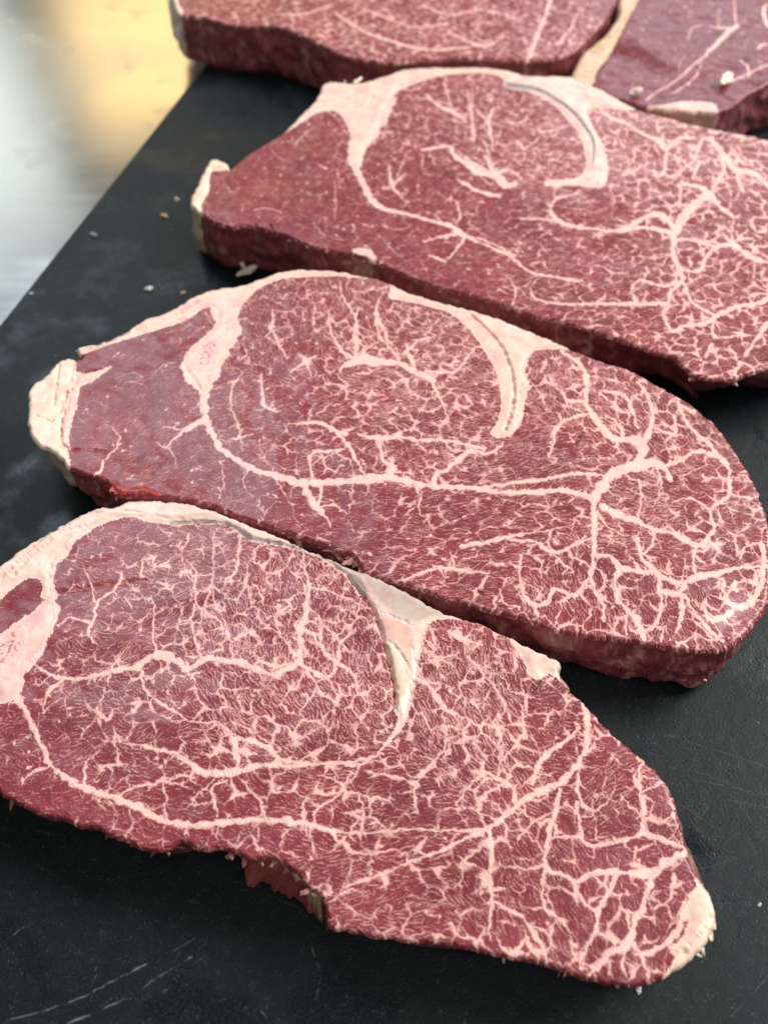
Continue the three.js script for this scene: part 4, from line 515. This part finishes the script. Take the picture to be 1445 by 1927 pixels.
// the steak behind it
const steak3 = makeSteak({
  seed: 37, label: 'raw marbled steak with a triangular dark red tip ending in a small fat nub', shear: [-2, 2], inset: [0, 0, 5, 0], tuck: [[1350, 700, 75, 16]], bulge: 0.8,
  outline: `P 358,380 373,344 392,308 407,300 428,307 432,316 455,293 494,269 533,245 562,216 591,189 612,156 639,153 678,153 726,141 765,128 833,125 906,124 957,130 994,140 1076,142 1118,160 1155,179 1200,201 1245,214 1303,230 1365,243 1426,254 1470,268 1540,310 1610,390 1650,480 1640,580 1580,650 1500,680
    1445,689 1418,698 1377,710 1336,710 1303,702 1290,689 1266,669 1220,656 1188,644 1138,628 1097,615 1056,603 1015,593 990,584 932,566 891,553 850,543 809,532 770,517 736,503 700,487 663,475 610,467 571,455 542,440 508,431 465,421 440,424 407,417 377,398`,
  ctrl: [[480, 320, 9, 0.05, 0.5, -30, 1.6], [560, 400, 9, 0.07, 0.5], [640, 440, 8, 0.1, 0.55], [780, 230, 7, 0.2, 0.8, 80, 1.6], [780, 350, 8, 0.16, 0.6], [950, 220, 6, 0.24, 0.9, 75, 1.4], [1050, 270, 5, 0.26, 1], [880, 420, 9, 0.16, 0.6, -10, 1.6], [850, 490, 9, 0.1, 0.6, 12, 2], [1020, 500, 8, 0.17, 0.7, -5, 2.6], [1080, 410, 8, 0.2, 0.75, -5, 2.4], [1180, 280, 6.5, 0.4, 1], [1320, 260, 6, 0.45, 1], [1330, 420, 7, 0.42, 0.8], [1300, 540, 7, 0.34, 0.8], [1180, 590, 7, 0.24, 0.7, -15, 1.8], [1400, 640, 8, 0.4, 0.7], [1550, 480, 8, 0.4, 0.7]],
  seams: [
    'F 900,215,36 850,285,60 800,350,80 762,415,52 756,470,36 790,540,26 820,600,26 870,640,26 960,660,18 1050,690,16 1130,710,20 1170,740,26 1182,765,18 1120,832,8', 'F 1030,770,8 1100,750,12 1170,740,18', 'F 1050,820,10 1110,842,14', 'F 1170,740,12 1280,770,8 1380,820,10 G 70,885,10 250,960,14 370,1040,16 470,1060,12 560,1080,15 600,1080,10', 'F 890,470,8 905,550,18 945,600,5', 'F 860,560,4 900,552,12 960,500,6', 'F 1035,195,8 1090,240,14 1140,262,18 1180,290,8', 'F 1110,110,6 1115,180,8 1140,260,12', 'F 1195,180,8 1215,300,14 1225,380,7', 'F 1290,250,10 1280,310,20 1292,390,6', 'F 1230,250,6 1280,305,12', 'F 1020,412,10 1120,400,14 1142,430,17 1190,460,24 1240,500,26 1300,505,30 1350,550,24 1382,545,16', 'F 1160,530,12 1240,570,16 1320,590,14', 'F 1268,430,12 1290,490,16', 'F 680,520,4 685,620,6 680,692,4', 'F 620,470,5 645,482,12', 'F 920,520,6 960,430,5', 'F 520,400,4 560,350,6 600,320,3', 'F 240,520,2 270,560,3 300,590,2', 'F 360,650,3 420,640,5 480,660,3', 'F 540,560,2 600,590,3 650,580,2', 'F 600,700,3 640,740,4 720,760,3', 'F 430,400,2 470,440,3 520,450,2', 'F 760,800,30 810,810,34 830,850,20', 'F 870,750,3 900,800,5 950,830,3', 'F 690,480,5 700,560,6', 'F 860,700,3 920,720,4 980,710,3',
    'G 240,655,18 190,600,22 100,540,16 40,500,12', 'G 190,600,18 170,500,14 150,440,10', 'G 190,600,20 260,570,10 300,600,6', 'G 165,345,16 185,420,12 180,480,6', 'G 165,345,10 195,290,8', 'G 90,200,8 95,380,14 90,440,10', 'G 240,650,20 290,630,10', 'G 280,360,14 330,350,10 350,320,5', 'G 330,480,14 300,440,8', 'G 400,400,8 470,400,9 510,380,10', 'G 390,540,8 410,590,12', 'G 330,480,10 400,430,8',
    'G 1020,870,46 1060,790,44 1130,720,38 1182,690,44', 'G 1182,690,26 1120,650,22 1045,640,18', 'G 1182,690,26 1240,760,24 1290,790,18', 'G 1182,690,24 1220,620,22 1242,570,22 1230,500,20', 'G 1170,430,16 1190,440,26 1250,510,30 1292,570,28 1380,590,26 1445,650,22 1500,690,18', 'G 1292,570,20 1320,640,20 1332,680,12', 'G 1020,870,40 1010,950,32 1040,1030,30 1060,1090,20 1100,1180,14 1200,1240,20', 'G 1040,1030,22 1130,1040,20 1160,980,20 1212,930,26 1290,930,28 1380,980,22 1445,1000,22 1520,1000,18', 'G 1040,895,22 1110,900,18 1212,930,20', 'G 1020,870,28 960,850,24 870,840,16 770,860,16', 'G 1012,835,26 960,780,26 890,790,20 820,830,20 760,855,22 640,840,18 560,830,18 490,805,24 450,760,20 480,710,14 560,690,8', 'G 490,805,16 400,800,12 320,800,9', 'G 1000,960,10 930,980,8 870,970,8', 'G 1050,1090,20 960,1110,18 860,1080,14 820,1130,14 850,1190,16', 'G 1040,1100,18 1000,1140,18 990,1192,26', 'G 990,1192,24 900,1190,20 790,1190,20 680,1190,16 560,1190,14 450,1180,12 370,1150,14 370,1100,8 400,1060,6',
    'G 990,1200,18 970,1250,14 1010,1310,20 1060,1290,20 1150,1280,22 1200,1250,24 1222,1230,22', 'G 1200,1250,18 1190,1310,18 1220,1340,14 1330,1330,10', 'G 1222,1230,22 1300,1200,24 1400,1180,24 1445,1160,20 1540,1120,18', 'G 1190,1370,24 1160,1430,14', 'G 1340,1420,18 1380,1370,22 1420,1310,26 1445,1270,24 1500,1240,20', 'G 980,480,30 940,440,24 870,410,18 800,360,16 720,330,14 680,300,12', 'G 980,480,22 1050,430,18 1110,430,14', 'G 980,480,22 975,560,20 950,600,12 890,590,7', 'G 1000,610,16 1050,580,16 1100,540,14 1130,470,16 1150,420,14', 'G 1100,620,18 1130,540,18', 'G 1050,620,16 1040,740,20', 'G 840,480,8 830,530,14 800,560,6', 'G 780,600,14 850,570,14 870,540,6', 'G 1290,790,14 1280,860,12 1290,930,16', 'G 1160,980,14 1130,910,10', 'G 1380,980,14 1380,1080,10 1330,1130,8', 'G 1445,850,14 1390,860,14 1370,800,10', 'G 250,1050,5 290,1130,10 280,1190,10', 'G 230,1110,8 300,1130,8', 'G 700,1010,6 730,1040,10 800,1050,5', 'G 560,1090,8 570,1140,6', 'G 20,720,10 40,780,14 20,820,8', 'G 0,860,12 60,870,16 40,910,8'],
  zones: [
    { name: 'fat_cap', color: [0.76, 0.55, 0.455], raise: 0.45, poly: 'F 480,345 540,265 590,200 630,130 780,125 880,100 960,75 1250,65 1360,70 G 350,120 550,120 650,170 800,262 850,292 780,300 640,290 625,330 680,440 712,540 702,640 640,655 560,645 430,650 440,622 560,612 600,585 612,540 600,460 570,395 510,325 430,255 330,216 250,198 F 1330,132 1250,112 1120,120 1040,140 960,165 920,190 870,260 850,330 800,410 780,480 745,480 732,420 742,350 690,265 620,265 540,310' },
    { name: 'silverskin', color: [0.45, 0.36, 0.34], raise: 0.3, soft: 0.8, rough: 0.35, poly: 'G 250,174 400,204 505,260 580,320 642,405 656,470 650,550 634,550 636,470 620,420 560,342 495,284 400,228 250,198' },
    { name: 'fat_nub', color: CREAM, raise: 1.2, poly: 'F 160,670 100,630 120,530 180,440 230,430 280,470 245,492 200,500 190,570 165,620' },
  ],
  grooves: [['G 250,186 400,216 500,272 570,332 630,412 645,470 640,540', 1.3, 0.9], ['F 740,345 760,300 800,250 830,200', 0.8, 0.8], ['G 590,170 620,260', 0.5, 0.6], ['G 1210,1345 1300,1330', 0.8, 0.5], ['F 370,700 395,735', 2.0, 1.2], ['F 430,700 450,745', 1.6, 1.0], ['F 560,290 640,230 760,205 860,165', 0.9, 0.9], ['F 870,240 930,170 1040,125', 0.5, 0.7]],
  dips: [[520, 330, 28, -1.0], [640, 400, 20, 0.6], [1060, 480, 40, -0.7]],
});
// the two at the back, cut off by the frame
const steak4 = makeSteak({
  seed: 41, label: 'raw steak whose end hangs over the board edge above the steel', shear: [-1, 2], bulge: 0.8, lean: [0.21, 0.027, 0.033], texel: 0.3,
  outline: `P 318,-40 326,0 336,22 362,27 393,32 441,44 522,48 578,69 627,93 667,105 731,113 796,109 885,106 990,109 1054,104 1086,90 1116,60 1150,20 1170,-20 1185,-60 1170,-110 1080,-150 900,-170 650,-170 450,-150 340,-100`,
  ctrl: [[450, 10, 6, 0.2, 0.75], [700, 40, 5.5, 0.3, 0.9], [900, 60, 5.5, 0.28, 0.9], [1000, -60, 6.5, 0.2, 0.7], [600, -100, 7, 0.2, 0.7]],
  seams: ['H 440,30,5 500,70,6 560,92,7 640,110,7 720,110,6 800,100,5', 'H 940,-20,9 930,20,10 910,70,11 885,135,10', 'H 500,20,4 560,40,5 620,60,5 700,50,4', 'H 700,70,4 760,100,6 800,100,7', 'H 640,10,4 700,30,5 780,20,5 860,40,4', 'H 1000,30,4 980,70,6 950,100,5', 'H 990,130,6 1030,100,9 1060,70,8', 'H 300,30,4 360,30,5 420,10,5'],
  zones: [{ name: 'fat_corner', color: CREAM, raise: 0.8, poly: 'P 300,40 300,-60 340,-60 336,0 345,20 330,34' }],
  grooves: [['H 925,20 905,75 880,130', 0.6, 0.6]], dips: [],
});
const steak5 = makeSteak({
  seed: 53, label: 'dark red lean steak at the back with a tan fat strip along one edge', shear: [1, 1], bulge: 0.5, lean: [0.175, 0.023, 0.032], wet: 0.6, texel: 0.3,
  outline: `M -10,540 60,400 150,330 230,270 300,170 335,100 330,20 360,-80 480,-250 750,-420 1200,-500 1700,-480 2050,-250 2100,50 2000,350 1800,520 1600,570 1445,622 1380,650 1300,692 1200,772 1120,815 1040,832 940,822 850,822 740,812 660,806 600,795 520,790 400,752 300,715 150,632 60,612 0,588`,
  ctrl: [[1150, 80, 12, 0.02, 0.3, 60, 2.4], [1200, 170, 11, 0.04, 0.4, 40, 2.6], [1300, 80, 11, 0.05, 0.4, 45, 2.4], [1400, 60, 9, 0.1, 0.4], [1420, 140, 10, 0.05, 0.3], [1500, -100, 10, 0.06, 0.3]],
  seams: ['M 540,740,16 600,680,12 760,590,14 860,500,14 950,430,18 1000,380,22 1080,300,34 1150,230,34 1210,185,26', 'M 720,690,10 850,610,12 930,520,12 950,440,10', 'M 1210,190,22 1130,200,16 1010,185,10', 'M 1205,190,18 1200,80,14 1190,-20,12', 'M 850,290,9 880,190,14 950,180,10', 'M 1075,190,10 1080,60,12', 'M 1170,590,14 1290,540,14 1400,490,14 1460,470,14', 'M 1300,560,18 1300,500,16 1240,440,12', 'M 1460,200,30 1410,100,34 1430,20,26', 'M 1370,350,14 1400,320,20 1440,320,12', 'M 780,540,8 790,460,8 830,400,6'],
  zones: [{ name: 'fat_strip', color: TAN, raise: 1.0, rough: 0.4, poly: 'M -60,560 30,390 150,300 230,240 290,150 320,60 310,0 350,-110 520,-110 470,0 420,100 340,260 260,400 180,490 140,610 60,640 -40,620' },
    { name: 'fat_edge', color: [0.72, 0.50, 0.40], raise: 0.2, poly: 'M 560,830 540,790 700,760 850,740 1000,750 1060,780 1040,850 800,850' }],
  grooves: [['M 430,80 340,260 230,440 160,560', 1.4, 1.0]], dips: [[1140, 60, 25, 1.4], [1200, 130, 25, -1.0]],
});

// ---------------------------------------------------------------- torn tissue
seed = 71;
const SHRED_RED = [0.2, 0.025, 0.03], SHRED_PINK = [0.62, 0.34, 0.28];
if (steak1) {
  tornSheet(steak1, 'torn_membrane', 'N 225,470 340,475 450,485 560,550 610,630 740,710 780,800 790,920', 'N 225,500 225,620 290,655 400,690 510,750 650,820 740,890 790,950', 0.0275, 0.011, [0.34, 0.08, 0.07]);
  tornSheet(steak1, 'fat_tag', 'N 640,690 690,700 735,725', 'N 640,780 700,850 745,900', 0.0275, 0.017, [0.6, 0.42, 0.28], 1.6);
  shreds(steak1, 'meat_shred', 'N 0,410 150,440 300,490 440,480', 0.0268, 9, 1.2, SHRED_RED, [0.5, 0.24, 0.2]);
  shreds(steak1, 'meat_shred', 'N 440,490 580,590 680,690 780,720', 0.027, 9, 1.3, SHRED_RED, [0.5, 0.24, 0.2]);
  shreds(steak1, 'meat_shred', 'P 725,1764 830,1773 960,1803 1090,1838 1200,1853', 0.0262, 10, 0.6, SHRED_RED, [0.6, 0.4, 0.34]);
  shreds(steak1, 'meat_shred', 'P 0,1494 120,1538 250,1588 320,1597 350,1590 400,1597', 0.0262, 12, 0.9, SHRED_RED, [0.45, 0.2, 0.17]);
  shreds(steak1, 'fat_shred', 'K 860,980 940,890 1020,790 1065,640', 0.0255, 5, 0.8, [0.75, 0.62, 0.48], [0.82, 0.73, 0.62]);
  shreds(steak1, 'fat_shred', 'J 320,975 360,985 400,990', 0.0292, 8, 0.7, [0.8, 0.68, 0.55], [0.85, 0.78, 0.7]);
}
if (steak2) {
  shreds(steak2, 'meat_shred', 'P 545,1000 590,1014 640,1036 662,1046 680,1066', 0.0272, 28, 1.8, SHRED_RED, SHRED_PINK);
  shreds(steak2, 'meat_shred', 'P 684,1074 800,1110 900,1142 1040,1181 1200,1208 1330,1224', 0.0264, 14, 0.7, SHRED_RED, [0.5, 0.26, 0.22]);
  shreds(steak2, 'blood_shred', 'L 1030,1480 1100,1540 1240,1560 1400,1600', 0.0275, 14, 1.6, [0.42, 0.04, 0.03], [0.5, 0.12, 0.09]);
  shreds(steak2, 'fat_shred', 'L 690,240 720,290 900,250 1000,190', 0.0275, 6, 0.9, [0.78, 0.64, 0.5], [0.84, 0.74, 0.62]);
  shreds(steak2, 'fat_tag', 'P 1283,1262 1298,1268', 0.007, 3, 2.6, [0.6, 0.38, 0.26], [0.66, 0.46, 0.34]);
}
if (steak3) {
  shreds(steak3, 'meat_shred', 'F 340,710 440,720 560,780 760,820 900,880 1100,960', 0.0272, 30, 1.4, [0.24, 0.02, 0.025], SHRED_PINK);
  shreds(steak3, 'fat_shred', 'F 500,310 600,215 650,155 780,150', 0.0275, 7, 1.0, [0.78, 0.66, 0.48], [0.85, 0.78, 0.62]);
  shreds(steak3, 'meat_shred', 'P 1266,669 1300,700 1340,710 1400,704', 0.0265, 14, 1.6, SHRED_RED, [0.68, 0.45, 0.38]);
  shreds(steak3, 'fat_shred', 'F 265,780 340,880 420,880', 0.006, 4, 2.0, [0.6, 0.52, 0.45], [0.75, 0.66, 0.58]);
}

// ---------------------------------------------------------------- crumbs of fat and meat
function crumb(px, py, y, w, l, turn, color, label, name = 'fat_crumb') {
  const [x, z] = ground(px, py, y), g = new THREE.IcosahedronGeometry(1, 3), p = g.attributes.position, ph = rnd() * 50, v = new THREE.Vector3();
  for (let i = 0; i < p.count; i++) { v.fromBufferAttribute(p, i); const k = 1 + 0.55 * noise(v.x * 1.5 + ph, v.y * 1.5 + v.z) + 0.22 * noise(v.x * 3.5 + ph, v.z * 3.5 - v.y * 2); p.setXYZ(i, v.x * k * l / 2000, (v.y * k * w * 0.36 + w * 0.3) / 1000, v.z * k * w / 2000); }
  g.computeVertexNormals();
  const o = mesh(numbered(name), g, new THREE.MeshPhysicalMaterial({ color: new THREE.Color(...color), roughness: 0.38, clearcoat: 0.3 }), scene);
  o.position.set(x, y, z); o.rotation.y = turn; o.userData = { label, category: 'crumb', group: 'crumbs scattered from the steaks' };
}
seed = 99;
crumb(1364, 152, 0.0305, 4.6, 11, 0.95, [0.8, 0.72, 0.55], 'white grain-shaped fat crumb lying on the dark lean steak');
crumb(1196, 174, 0.0303, 3.4, 8, 0.5, [0.62, 0.42, 0.36], 'pinkish fat crumb near the rim of the dark lean steak', 'fat_crumb');
crumb(282, 545, 0, 2.6, 3.6, 0.2, [0.55, 0.55, 0.5], 'round whitish crumb on bare board beside the middle steak', 'fat_crumb');
crumb(309, 407, 0, 2.2, 4, -0.5, [0.5, 0.36, 0.25], 'tan crumb on the board beside the fat nub, the larger of two', 'fat_crumb');
crumb(333, 376, 0, 1.8, 3, -0.8, [0.45, 0.38, 0.3], 'small pale crumb on the board beside the fat nub, the smaller of two', 'fat_crumb');
crumb(177, 443, 0, 2.2, 4, -0.4, [0.2, 0.22, 0.23], 'grey crumb on the board close to its edge by the steel', 'fat_crumb');
crumb(345, 552, 0, 1.6, 2.8, 0.2, [0.4, 0.26, 0.22], 'reddish crumb on the board just above the fat cap of the middle steak', 'meat_crumb');
crumb(60, 553, 0, 1.2, 2, 0.2, [0.42, 0.5, 0.6], 'tiny bluish crumb on the board right at its steel-side edge', 'fat_crumb');
crumb(1201, 1864, 0, 1.4, 2.6, 1.4, [0.62, 0.6, 0.55], 'tiny white crumb below the tapered end of the front steak', 'fat_crumb');
crumb(1428, 1703, 0, 1.0, 1.6, 0.7, [0.4, 0.4, 0.38], 'tiny grey crumb on the board beside the front steak\'s fat flap', 'fat_crumb');
crumb(146, 905, 0, 1.3, 2, 0.3, [0.35, 0.38, 0.4], 'tiny pale crumb on the board under the fat knob', 'fat_crumb');

renderer.render(scene, camera);
